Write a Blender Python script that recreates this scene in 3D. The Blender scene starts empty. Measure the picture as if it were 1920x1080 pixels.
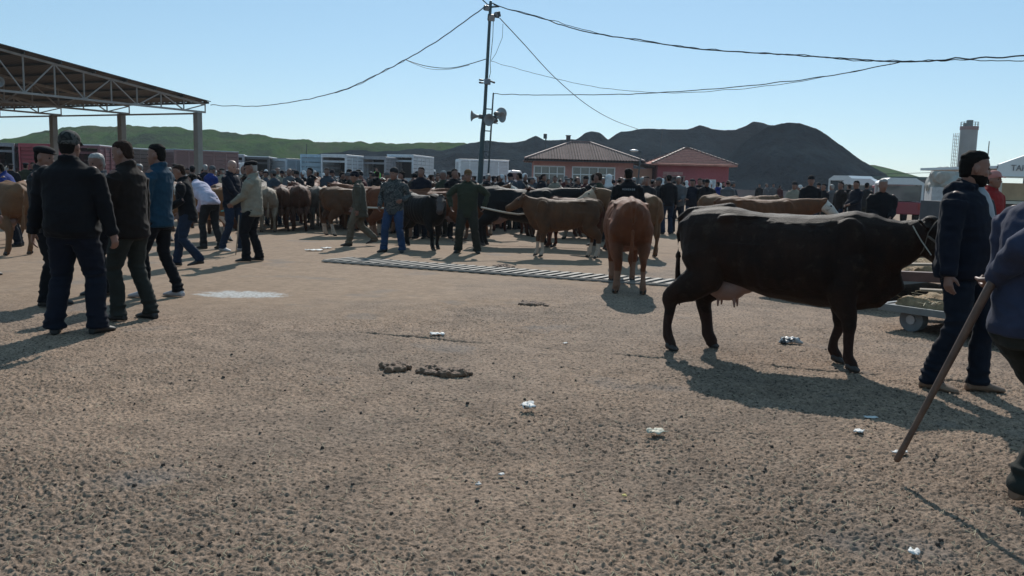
import bpy, math, random
import numpy as np
from mathutils import Vector, Matrix, noise as mnoise

R = math.radians
C = bpy.context.scene.collection
scene = bpy.context.scene

# ------------------------------------------------------------------ camera
FPX = 1600.0
CAM_H = 1.5
PITCH, ROLL = 7.16, 1.43
cam_data = bpy.data.cameras.new("camera")
cam = bpy.data.objects.new("camera", cam_data)
C.objects.link(cam)
cam_data.sensor_width = 36
cam_data.lens = 36 * FPX / 1920
cam_data.clip_start = 0.05
cam_data.clip_end = 8000
CM = Matrix.Rotation(R(90 - PITCH), 4, 'X') @ Matrix.Rotation(R(ROLL), 4, 'Z')
cam.matrix_world = Matrix.Translation((0, 0, CAM_H)) @ CM
scene.camera = cam

# ------------------------------------------------------------------ light
SUN_EL, SUN_AZ = 36.0, 5.7          # azimuth to the right of +Y
world = bpy.data.worlds.new("World")
scene.world = world
world.use_nodes = True
wn = world.node_tree
wn.nodes.clear()
wo = wn.nodes.new('ShaderNodeOutputWorld')
wb = wn.nodes.new('ShaderNodeBackground')
sky = wn.nodes.new('ShaderNodeTexSky')
sky.sky_type = 'NISHITA'
sky.sun_disc = False
sky.sun_elevation = R(SUN_EL)
sky.sun_rotation = R(SUN_AZ)
sky.altitude = 900
sky.air_density = 1.0
sky.dust_density = 0.2
sky.ozone_density = 1.6
wb.inputs['Strength'].default_value = 0.115
wm = wn.nodes.new('ShaderNodeMix')          # an even pale blue blended into the sky colour
wm.data_type = 'RGBA'
wm.inputs[0].default_value = 0.5
wm.inputs[7].default_value = (3.0, 5.7, 7.7, 1)
wn.links.new(sky.outputs[0], wm.inputs[6])
wn.links.new(wm.outputs[2], wb.inputs[0])
wn.links.new(wb.outputs[0], wo.inputs[0])

sd = bpy.data.lights.new("sun", 'SUN')
sd.energy = 5.0
sd.angle = R(0.5)
sd.color = (1.0, 0.95, 0.88)
sun = bpy.data.objects.new("sun", sd)
C.objects.link(sun)
sdir = Vector((math.sin(R(SUN_AZ)) * math.cos(R(SUN_EL)), math.cos(R(SUN_AZ)) * math.cos(R(SUN_EL)), math.sin(R(SUN_EL))))
sun.rotation_euler = sdir.to_track_quat('Z', 'Y').to_euler()

scene.view_settings.view_transform = 'Standard'
scene.view_settings.look = 'None'
scene.view_settings.exposure = -0.12
scene.view_settings.gamma = 1.0
scene.cycles.volume_step_rate = 10
scene.cycles.max_bounces = 6

# ------------------------------------------------------------------ pixel helpers
CM3 = CM.to_3x3()
CMI = CM3.inverted()
def ray(px, py):
    return (CM3 @ Vector(((px - 960) / FPX, (540 - py) / FPX, -1))).normalized()
def G(px, py, z=0.0):
    d = ray(px, py)
    t = (z - CAM_H) / d.z
    return Vector((d.x * t, d.y * t, z))
def P(px, py, Y):
    d = ray(px, py)
    t = Y / d.y
    return Vector((d.x * t, Y, CAM_H + d.z * t))
def px_of(v):
    c = CMI @ (Vector(v) - Vector((0, 0, CAM_H)))
    return 960 + FPX * c.x / -c.z, 540 - FPX * c.y / -c.z
def GD(px, d):
    """ground point at forward distance d seen in column px (of the horizon)"""
    p = P(px, 338 + (px - 960) * 0.025, d)
    return Vector((p.x, p.y, 0))

# ------------------------------------------------------------------ tagging
def tag(o, label=None, cat=None, group=None, kind=None):
    if label: o['label'] = label
    if cat: o['category'] = cat
    if group: o['group'] = group
    if kind: o['kind'] = kind
    return o
def empty(name, loc, rz=0, label=None, cat=None, group=None):
    o = bpy.data.objects.new(name, None)
    o.empty_display_size = 0.2
    C.objects.link(o)
    o.location = loc
    o.rotation_euler = (0, 0, rz)
    return tag(o, label, cat, group)

# ------------------------------------------------------------------ materials
def new_mat(name):
    m = bpy.data.materials.new(name)
    m.use_nodes = True
    nt = m.node_tree
    nt.nodes.clear()
    out = nt.nodes.new('ShaderNodeOutputMaterial')
    b = nt.nodes.new('ShaderNodeBsdfPrincipled')
    nt.links.new(b.outputs[0], out.inputs[0])
    return m, nt, b
def nd(nt, t, **kw):
    n = nt.nodes.new(t)
    for k, v in kw.items():
        if k in n.inputs: n.inputs[k].default_value = v
        else: setattr(n, k, v)
    return n
def ramp(nt, fac, stops):
    r = nt.nodes.new('ShaderNodeValToRGB')
    e = r.color_ramp.elements
    while len(e) < len(stops): e.new(0.5)
    for i, (p, c) in enumerate(stops):
        e[i].position = p
        e[i].color = (c[0], c[1], c[2], 1) if not isinstance(c, (int, float)) else (c, c, c, 1)
    nt.links.new(fac, r.inputs[0])
    return r.outputs[0]
def mixc(nt, fac, a, b, mode='MIX'):
    m = nt.nodes.new('ShaderNodeMix')
    m.data_type = 'RGBA'
    m.blend_type = mode
    for s, v in ((m.inputs[0], fac), (m.inputs[6], a), (m.inputs[7], b)):
        if hasattr(v, 'is_output') or isinstance(v, bpy.types.NodeSocket): nt.links.new(v, s)
        elif isinstance(v, (int, float)): s.default_value = v if s == m.inputs[0] else (v, v, v, 1)
        else: s.default_value = (v[0], v[1], v[2], 1)
    return m.outputs[2]
def coord(nt, kind='Object', scale=(1, 1, 1)):
    tc = nt.nodes.new('ShaderNodeTexCoord')
    mp = nt.nodes.new('ShaderNodeMapping')
    mp.inputs['Scale'].default_value = scale
    nt.links.new(tc.outputs[kind], mp.inputs[0])
    return mp.outputs[0]
def noise(nt, vec, scale, detail=4, rough=0.6, dist=0):
    n = nd(nt, 'ShaderNodeTexNoise', Scale=scale, Detail=detail, Roughness=rough, Distortion=dist)
    nt.links.new(vec, n.inputs['Vector'])
    return n.outputs['Fac']
def bump(nt, b, h, strength=0.3, dist=0.01):
    n = nd(nt, 'ShaderNodeBump', Strength=strength, Distance=dist)
    nt.links.new(h, n.inputs['Height'])
    nt.links.new(n.outputs[0], b.inputs['Normal'])
MATS = {}
def plain(name, col, rough=0.7, var=0.25, scale=6, bstr=0.2, bscale=60, metallic=0.0, sheen=0.0, bd=0.004, spec=0.5):
    if name in MATS: return MATS[name]
    m, nt, b = new_mat(name)
    v = coord(nt)
    n = noise(nt, v, scale, 5, 0.65)
    col = [c * .82 for c in col]
    lo = [c * (1 - var) for c in col]
    hi = [min(1, c * (1 + var)) for c in col]
    nt.links.new(ramp(nt, n, [(0.3, lo), (0.7, hi)]), b.inputs['Base Color'])
    b.inputs['Roughness'].default_value = rough
    b.inputs['Metallic'].default_value = metallic
    b.inputs['Specular IOR Level'].default_value = spec
    if sheen:
        b.inputs['Sheen Weight'].default_value = sheen
        b.inputs['Sheen Roughness'].default_value = 0.4
    if bstr: bump(nt, b, noise(nt, v, bscale, 3, 0.6), bstr, bd)
    MATS[name] = m
    return m
def cloth(name, col, sheen=0.04, var=0.2):
    return plain('cloth_' + name, col, 0.88, var, 9, 0.35, 140, sheen=sheen, bd=0.004, spec=0.12)
def camo(name, cols):
    m, nt, b = new_mat('cloth_' + name)
    v = coord(nt)
    n = noise(nt, v, 11, 2, 0.5, 0.6)
    r = ramp(nt, n, [(0.0, cols[0]), (0.42, cols[1]), (0.5, cols[2]), (0.58, cols[0])])
    r.node.color_ramp.interpolation = 'CONSTANT'
    nt.links.new(r, b.inputs['Base Color'])
    b.inputs['Roughness'].default_value = 0.9
    b.inputs['Specular IOR Level'].default_value = 0.25
    return m
SKIN = plain('skin', (0.22, 0.105, 0.072), 0.55, 0.12, 14, 0.15, 160)
SKIN_PALE = plain('skin_pale', (0.36, 0.20, 0.15), 0.5, 0.12, 14, 0.15, 160)
HAIR = plain('hair_dark', (0.008, 0.006, 0.005), 0.85, 0.4, 60, 0.8, 220, spec=.12)
HAIR_BR = plain('hair_brown', (0.030, 0.015, 0.010), 0.85, 0.4, 60, 0.8, 220, spec=.12)
HAIR_GR = plain('hair_grey', (0.30, 0.28, 0.26), 0.6, 0.35, 60, 0.5, 220)
EYE = plain('eye_dark', (0.02, 0.015, 0.012), 0.15, 0.1, 5, 0)

# ------------------------------------------------------------------ mesh builder
class MB:
    def __init__(s): s.v = []; s.f = []
    def ring_tube(s, rings):
        """rings: list of list of Vectors (same count); closed with caps"""
        n = len(rings[0]); b = len(s.v)
        for r in rings: s.v.extend([tuple(p) for p in r])
        for i in range(len(rings) - 1):
            for j in range(n):
                a = b + i * n + j; c = b + i * n + (j + 1) % n
                s.f.append((a, c, c + n, a + n))
        s.f.append(tuple(b + j for j in range(n))[::-1])
        e = b + (len(rings) - 1) * n
        s.f.append(tuple(e + j for j in range(n)))
        return s
    def tube(s, pts, rad, seg=12, hint=(0, 0, 1), caps=True):
        """pts list, rad list of r or (ra, rb): ra along side, rb along hint-ish"""
        pts = [Vector(p) for p in pts]
        rad = [(r, r) if isinstance(r, (int, float)) else r for r in rad]
        n = len(pts)
        dirs = []
        for i in range(n):
            d = (pts[min(i + 1, n - 1)] - pts[max(i - 1, 0)])
            dirs.append(d.normalized() if d.length > 1e-9 else Vector((0, 0, 1)))
        h = Vector(hint)
        rings = []
        def ring(p, d, ra, rb):
            side = d.cross(h)
            if side.length < 1e-3: side = d.cross(Vector((1, 0.1, 0)))
            side.normalize(); up = side.cross(d).normalized()
            return [p + side * (math.cos(2 * math.pi * k / seg) * ra) + up * (math.sin(2 * math.pi * k / seg) * rb) for k in range(seg)]
        if caps:
            for q in (0.95, 0.6):
                k = math.sqrt(1 - q * q); r = min(rad[0])
                rings.append(ring(pts[0] - dirs[0] * r * q, dirs[0], rad[0][0] * k, rad[0][1] * k))
        for i in range(n): rings.append(ring(pts[i], dirs[i], *rad[i]))
        if caps:
            for q in (0.6, 0.95):
                k = math.sqrt(1 - q * q); r = min(rad[-1])
                rings.append(ring(pts[-1] + dirs[-1] * r * q, dirs[-1], rad[-1][0] * k, rad[-1][1] * k))
        return s.ring_tube(rings)
    def ell(s, c, r, seg=14, M=None):
        c = Vector(c); rings = []
        m = max(6, seg // 2 + 1)
        for i in range(m):
            t = math.pi * (i + 0.5) / m
            z = -math.cos(t); k = math.sin(t)
            rg = []
            for j in range(seg):
                a = 2 * math.pi * j / seg
                p = Vector((math.cos(a) * k * r[0], math.sin(a) * k * r[1], z * r[2]))
                rg.append(c + (M @ p if M else p))
            rings.append(rg)
        return s.ring_tube(rings)
    def rings_z(s, spec, seg=20, T=None, sq=2.0):
        """spec: (z, cx, cy, rx, ry) stacked; T transform"""
        rings = []
        for z, cx, cy, rx, ry in spec:
            rg = []
            for j in range(seg):
                a = 2 * math.pi * j / seg
                ca, sa = math.cos(a), math.sin(a)
                x = abs(ca) ** (2 / sq) * (1 if ca > 0 else -1); y = abs(sa) ** (2 / sq) * (1 if sa > 0 else -1)
                p = Vector((cx + rx * x, cy + ry * y, z))
                rg.append(T(p) if T else p)
            rings.append(rg)
        return s.ring_tube(rings)
    def box(s, c, d, M=None, taper=None):
        b = len(s.v); c = Vector(c)
        for z in (-.5, .5):
            for x, y in ((-.5, -.5), (.5, -.5), (.5, .5), (-.5, .5)):
                p = Vector((x * d[0], y * d[1], z * d[2]))
                if taper and z > 0: p.x *= taper; p.y *= taper
                s.v.append(tuple(c + (M @ p if M else p)))
        for q in ((3, 2, 1, 0), (4, 5, 6, 7), (0, 1, 5, 4), (1, 2, 6, 5), (2, 3, 7, 6), (3, 0, 4, 7)):
            s.f.append(tuple(b + i for i in q))
        return s
    def bar(s, a, b, w, h=None, hint=(0, 0, 1)):
        a = Vector(a); b = Vector(b); h = h or w
        d = (b - a); L = d.length; d.normalize()
        side = d.cross(Vector(hint))
        if side.length < 1e-3: side = d.cross(Vector((1, 0, 0)))
        side.normalize(); up = side.cross(d)
        M = Matrix((d, side, up)).transposed()
        return s.box((a + b) / 2, (L, w, h), M)
    def quad(s, *p):
        b = len(s.v); s.v.extend([tuple(q) for q in p]); s.f.append(tuple(range(b, b + len(p)))); return s
    def mesh(s, name, smooth=False):
        me = bpy.data.meshes.new(name)
        me.from_pydata(s.v, [], s.f)
        me.update()
        if smooth: me.polygons.foreach_set('use_smooth', [True] * len(me.polygons))
        return me
    def build(s, name, mat, parent=None, smooth=False, bevel=0):
        return link(name, s.mesh(name, smooth), mat, parent, bevel)
def link(name, me, mat, parent=None, bevel=0, objmat=False):
    o = bpy.data.objects.new(name, me)
    C.objects.link(o)
    if not me.materials: me.materials.append(None if objmat else mat)
    if objmat:
        o.material_slots[0].link = 'OBJECT'
        o.material_slots[0].material = mat
    elif me.materials[0] is None: me.materials[0] = mat
    if parent: o.parent = parent
    if bevel:
        m = o.modifiers.new('bevel', 'BEVEL'); m.width = bevel; m.segments = 2; m.limit_method = 'ANGLE'
    return o
def remesh(mb, name, voxel, smooth=4, fac=0.6):
    me = mb.mesh('tmp')
    o = bpy.data.objects.new('tmp', me)
    C.objects.link(o)
    m = o.modifiers.new('r', 'REMESH'); m.mode = 'VOXEL'; m.voxel_size = voxel; m.use_smooth_shade = True
    if smooth:
        s = o.modifiers.new('s', 'SMOOTH'); s.factor = fac; s.iterations = smooth
    dg = bpy.context.evaluated_depsgraph_get()
    out = bpy.data.meshes.new_from_object(o.evaluated_get(dg))
    out.name = name
    bpy.data.objects.remove(o); bpy.data.meshes.remove(me)
    out.materials.clear()
    return out
def wrinkle(me, fn):
    n = len(me.vertices)
    co = np.empty(n * 3); me.vertices.foreach_get('co', co); co = co.reshape(-1, 3)
    no = np.empty(n * 3); me.vertices.foreach_get('normal', no); no = no.reshape(-1, 3)
    d = np.array([fn(c) for c in co])
    co = co + no * d[:, None]
    me.vertices.foreach_set('co', co.ravel()); me.update()
    me.polygons.foreach_set('use_smooth', [True] * len(me.polygons))

# ------------------------------------------------------------------ numpy value noise
def vnoise(x, y, seed=0):
    xi = np.floor(x).astype(np.int64); yi = np.floor(y).astype(np.int64)
    xf = x - xi; yf = y - yi
    u = xf * xf * xf * (xf * (xf * 6 - 15) + 10); v = yf * yf * yf * (yf * (yf * 6 - 15) + 10)
    def h(a, b):
        k = (a * 374761393 + b * 668265263 + seed * 974711) & 0xffffffff
        k = ((k ^ (k >> 13)) * 1274126177) & 0xffffffff
        return ((k ^ (k >> 16)) & 0xffff) / 65535.0
    return (h(xi, yi) * (1 - u) + h(xi + 1, yi) * u) * (1 - v) + (h(xi, yi + 1) * (1 - u) + h(xi + 1, yi + 1) * u) * v
def fbm(x, y, o=4, seed=0):
    s = 0; a = 0.5
    for i in range(o):
        s = s + a * vnoise(x, y, seed + i * 17); x = x * 2.03 + 5.1; y = y * 2.03 + 1.7; a *= 0.5
    return s
def grid_mesh(name, X, Y, Z):
    nr, nc = X.shape
    me = bpy.data.meshes.new(name)
    me.vertices.add(nr * nc)
    me.vertices.foreach_set('co', np.stack([X, Y, Z], -1).ravel())
    idx = np.arange(nr * nc).reshape(nr, nc)
    q = np.stack([idx[:-1, :-1], idx[:-1, 1:], idx[1:, 1:], idx[1:, :-1]], -1).reshape(-1, 4)
    me.loops.add(q.size); me.loops.foreach_set('vertex_index', q.ravel().astype(np.int32))
    me.polygons.add(len(q))
    me.polygons.foreach_set('loop_start', np.arange(0, q.size, 4, dtype=np.int32))
    me.polygons.foreach_set('loop_total', np.full(len(q), 4, dtype=np.int32))
    me.update(calc_edges=True); me.validate()
    me.polygons.foreach_set('use_smooth', [True] * len(me.polygons))
    return me

# ================================================================== SETTING
# ---- ground
def smooth_zone(X, Y):
    """1 where the yard is worn smooth (left), 0 where it is rough"""
    a = np.clip(((-0.6 - X) + (Y - 9.2) * 0.55) / 1.6 + (fbm(X * 0.5, Y * 0.5, 3, 9) - .47) * 1.8, 0, 1)
    b = np.clip((Y - 8.6) / 2.0, 0, 1)
    return a * b
def build_ground():
    ys = np.concatenate([[-400, -40, -8, -1, 0.9], np.geomspace(1.7, 13, 980), np.geomspace(13.05, 90, 130), [130, 200, 330, 600, 1200, 4000]])
    us = np.linspace(-0.70, 0.70, 1120)
    w = np.maximum(ys, 1.7)
    X = us[None, :] * w[:, None]
    ext = np.array([1, 6, 30, 200, 1500.])
    L = -(w[:, None] * 0.70) - ext[::-1][None, :]; Rr = (w[:, None] * 0.70) + ext[None, :]
    X = np.concatenate([L, X, Rr], 1)
    Y = np.repeat(ys[:, None], X.shape[1], 1)
    X = X + 0.0
    # world-space relief: clods of a few centimetres
    wx = X + 0.03 * (fbm(X * 9, Y * 9, 2, 5) - .5); wy = Y + 0.03 * (fbm(X * 9, Y * 9, 2, 6) - .5)
    n1 = fbm(wx * 62, wy * 76, 2, 1)
    n2 = 1 - np.abs(2 * vnoise(wx * 46, wy * 60, 2) - 1)
    n3 = fbm(X * 3, Y * 3, 3, 3)
    n4 = vnoise(wx * 55, wy * 60, 8)
    patch = np.clip(0.85 + 1.3 * (fbm(X * 0.8, Y * 0.8, 3, 12) - .44), 0.55, 1.25)
    h = ((n1 - .4) * 0.024 + (n2 - .5) * 0.012 + (n4 - .5) * 0.005) * patch + (n3 - .45) * 0.02
    h = h * (1 - 0.8 * smooth_zone(X, Y))
    fade = np.clip((18 - Y) / 8, 0, 1) * np.clip((Y - 0.9), 0, 1)
    Z = h * fade
    # large slow unevenness
    Z = Z + (fbm(X * 0.35, Y * 0.35, 2, 21) - .37) * 0.03 * np.clip((30 - Y) / 15, 0, 1) * np.clip(Y, 0, 1)
    # the joint across the yard, a shallow crack
    a = G(640, 622); b = G(1880, 722)
    t = (X - a.x) / (b.x - a.x); ly = a.y + (b.y - a.y) * t + (vnoise(X * 5, X * 0, 4) - .5) * 0.05
    Z = Z - 0.035 * np.exp(-((Y - ly) / 0.022) ** 2) * (t > 0) * (t < 1.0) * np.clip(vnoise(X * 2.5, X * 0, 31) * 2.2 - .5, 0.1, 1)
    me = grid_mesh('ground', X, Y, Z)
    m, nt, bs = new_mat('dirt_ground')
    tc = nt.nodes.new('ShaderNodeTexCoord')
    v = tc.outputs['Object']
    big = noise(nt, v, 0.45, 5, 0.6)
    mid = noise(nt, v, 3.2, 5, 0.65)
    fine = noise(nt, v, 34, 4, 0.7)
    vfine = noise(nt, v, 130, 3, 0.7)
    c1 = ramp(nt, mid, [(0.32, (0.186, 0.131, 0.093)), (0.55, (0.254, 0.180, 0.128)), (0.75, (0.305, 0.220, 0.158))])
    c2 = ramp(nt, big, [(0.38, (0.80, 0.80, 0.81)), (0.6, (1.06, 1.02, 0.99))])
    c = mixc(nt, 1.0, c1, c2, 'MULTIPLY')
    c = mixc(nt, 1.0, c, ramp(nt, fine, [(0.36, 0.16), (0.47, 0.95), (0.70, 1.45)]), 'MULTIPLY')
    c = mixc(nt, 1.0, c, ramp(nt, vfine, [(0.3, 0.6), (0.65, 1.2)]), 'MULTIPLY')
    # smoother sandy dust towards the left and the far yard
    sep = nt.nodes.new('ShaderNodeSeparateXYZ'); nt.links.new(v, sep.inputs[0])
    def math_(op, a, b=None):
        n = nt.nodes.new('ShaderNodeMath'); n.operation = op
        for i, q in enumerate((a, b)):
            if q is None: continue
            if isinstance(q, (int, float)): n.inputs[i].default_value = q
            else: nt.links.new(q, n.inputs[i])
        return n.outputs[0]
    e = math_('ADD', math_('MULTIPLY', sep.outputs[0], -0.45), math_('MULTIPLY', math_('SUBTRACT', sep.outputs[1], 9.6), 0.32))
    e = math_('ADD', e, math_('MULTIPLY', math_('SUBTRACT', big, 0.5), 4.5))
    yfar = math_('MULTIPLY', math_('SUBTRACT', sep.outputs[1], 8.4), 0.6)
    e = math_('MINIMUM', e, yfar)
    mk = nt.nodes.new('ShaderNodeClamp'); nt.links.new(e, mk.inputs[0])
    dust = mixc(nt, 1.0, ramp(nt, mid, [(0.3, (0.22, 0.145, 0.093)), (0.7, (0.285, 0.195, 0.128))]),
                ramp(nt, noise(nt, v, 9, 4, 0.6), [(0.3, 0.78), (0.7, 1.1)]), 'MULTIPLY')
    c = mixc(nt, mk.outputs[0], c, dust)
    # damp grey stains
    st = ramp(nt, noise(nt, v, 0.9, 3, 0.5), [(0.60, 0.0), (0.70, 1.0)])
    c = mixc(nt, mixc(nt, 1.0, st, 0.5, 'MULTIPLY'), c, (0.13, 0.118, 0.11))
    # dried pale residue left of centre: a stain with its own ragged outline
    pc = G(452, 552)
    ex_ = math_('DIVIDE', math_('SUBTRACT', sep.outputs[0], pc.x), 0.62); ey = math_('DIVIDE', math_('SUBTRACT', sep.outputs[1], pc.y), 0.36)
    rr = math_('ADD', math_('MULTIPLY', ex_, ex_), math_('MULTIPLY', ey, ey))
    rr = math_('ADD', rr, math_('MULTIPLY', math_('SUBTRACT', noise(nt, v, 7, 4, .7), .5), 2.6))
    stain = ramp(nt, rr, [(0.45, 1.0), (0.95, 0.0)])
    pale = ramp(nt, noise(nt, v, 26, 4, .75), [(0.38, (0.24, 0.21, 0.18)), (0.6, (0.50, 0.49, 0.47))])
    c = mixc(nt, stain, c, pale)
    nt.links.new(c, bs.inputs['Base Color'])
    bs.inputs['Roughness'].default_value = 0.93
    bs.inputs['Specular IOR Level'].default_value = 0.25
    bump(nt, bs, mixc(nt, 0.4, fine, vfine), 0.6, 0.012)
    o = link('ground', me, m)
    tag(o, kind='structure')
build_ground()

def flat_patch(name, centre, rx, ry, mat, seed, z=0.016, kind='structure', lob=0.35):
    mb = MB(); rnd = random.Random(seed); n = 56
    pts = []
    for i in range(n):
        a = 2 * math.pi * i / n
        k = 1 + lob * (mnoise.noise(Vector((math.cos(a) * 1.6 + seed, math.sin(a) * 1.6, 0.3))) + 0.5 * mnoise.noise(Vector((math.cos(a) * 5 + seed, math.sin(a) * 5, 0.3))))
        pts.append(Vector((centre.x + rx * k * math.cos(a), centre.y + ry * k * math.sin(a), z)))
    top = [Vector((centre.x + (p.x - centre.x) * .93, centre.y + (p.y - centre.y) * .93, z + 0.003)) for p in pts]
    b = len(mb.v)
    lo = [Vector((p.x, p.y, z - 0.03)) for p in pts]
    mb.ring_tube([lo, pts, top])
    o = mb.build(name, mat)
    return tag(o, kind=kind)
# ---- hills
def hill(name, prof, Y0, front, back, mat, seed, amp=1.0, n=320, gully=1.0, foot_z=-0.4):
    """prof: (px,py) skyline points at distance Y0; front and back slopes of real depth"""
    prof = sorted(prof)
    xs = np.interp(np.linspace(0, 1, n), np.linspace(0, 1, len(prof)), [p[0] for p in prof])
    xs = np.linspace(prof[0][0], prof[-1][0], n)
    ysk = np.interp(xs, [p[0] for p in prof], [p[1] for p in prof])
    top = [P(x, y, Y0) for x, y in zip(xs, ysk)]
    tx = np.array([t.x for t in top]); tz = np.maximum(np.array([t.z for t in top]), 0.05)
    tz = tz + (fbm(tx * 0.25, tx * 0 + 3, 4, seed) - .47) * amp * 1.2 * np.clip(tz / 4, 0, 1)
    rows = np.concatenate([np.linspace(-1, 0, 46), np.linspace(0.06, 1, 18)])
    X = np.repeat(tx[None, :], len(rows), 0); Yg = np.zeros_like(X); Z = np.zeros_like(X)
    for i, r in enumerate(rows):
        dpt = front if r < 0 else back
        k = 1 - abs(r)
        prof_h = k ** 0.85 if r < 0 else k ** 1.1
        Yg[i] = Y0 + r * dpt * (0.75 + 0.5 * fbm(tx * 0.03, tx * 0 + 1, 2, seed + 3))
        g = (fbm(tx * 0.12 + r * 1.2, tx * 0 + r * 3.0, 4, seed + 5) - .47)
        Z[i] = tz * prof_h + g * amp * 8 * k * (1 - k) * 2 * gully * np.clip(tz / 6, 0, 1)
    Z[0] = foot_z; Z[-1] = foot_z
    me = grid_mesh(name, X, Yg, Z)
    return tag(link(name, me, mat), kind='structure')
def hill_mat(name, a, b_, c_, sc=0.06):
    m, nt, b = new_mat(name)
    v = coord(nt)
    n = noise(nt, v, sc, 6, 0.65, 0.4)
    nt.links.new(mixc(nt, 1.0, ramp(nt, n, [(0.33, a), (0.5, b_), (0.68, c_)]), ramp(nt, noise(nt, v, sc * 9, 5, 0.7), [(0.3, 0.7), (0.7, 1.2)]), 'MULTIPLY'), b.inputs['Base Color'])
    b.inputs['Roughness'].default_value = 0.95
    b.inputs['Specular IOR Level'].default_value = 0.0
    bump(nt, b, noise(nt, v, 0.5, 6, 0.7), 0.8, 1.5)
    return m
GREENH = hill_mat('green_hill', (0.014, 0.026, 0.009), (0.034, 0.078, 0.010), (0.060, 0.066, 0.024), 0.035)
GREYH = hill_mat('grey_spoil', (0.006, 0.014, 0.020), (0.010, 0.020, 0.027), (0.026, 0.038, 0.045), 0.05)
hill('green_hill', [(-400, 330), (-200, 300), (0, 272), (60, 252), (130, 238), (240, 236), (330, 238), (420, 247), (520, 259), (600, 265), (700, 268), (800, 266), (900, 270), (1000, 280), (1060, 300), (1100, 338)], 330, 62, 150, GREENH, 2, 1.6)
hill('grey_mounds', [(480, 328), (560, 300), (600, 288), (640, 284), (690, 281), (715, 284), (745, 283), (790, 276), (830, 283), (880, 268), (915, 262), (935, 268), (985, 264), (1005, 256), (1022, 264), (1080, 262), (1097, 250), (1110, 247), (1125, 250), (1140, 262), (1165, 246), (1195, 243), (1230, 243), (1290, 241), (1312, 234), (1335, 242), (1380, 242), (1412, 229), (1440, 234), (1470, 236), (1520, 280), (1560, 300), (1640, 345), (1680, 358)], 215, 24, 70, GREYH, 7, 0.7, n=420)
hill('grey_spoil_heap', [(1330, 349), (1365, 300), (1400, 262), (1440, 237), (1475, 230), (1500, 231), (1530, 240), (1548, 253), (1580, 275), (1610, 298), (1628, 309), (1645, 325), (1664, 336), (1690, 350), (1705, 357)], 165, 19, 50, GREYH, 11, 0.7)
hill('far_ridge', [(1560, 340), (1600, 318), (1618, 309), (1640, 309), (1646, 318), (1650, 335), (1700, 350), (1800, 352), (2100, 359)], 420, 90, 90, GREENH, 13, 0.3)

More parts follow.
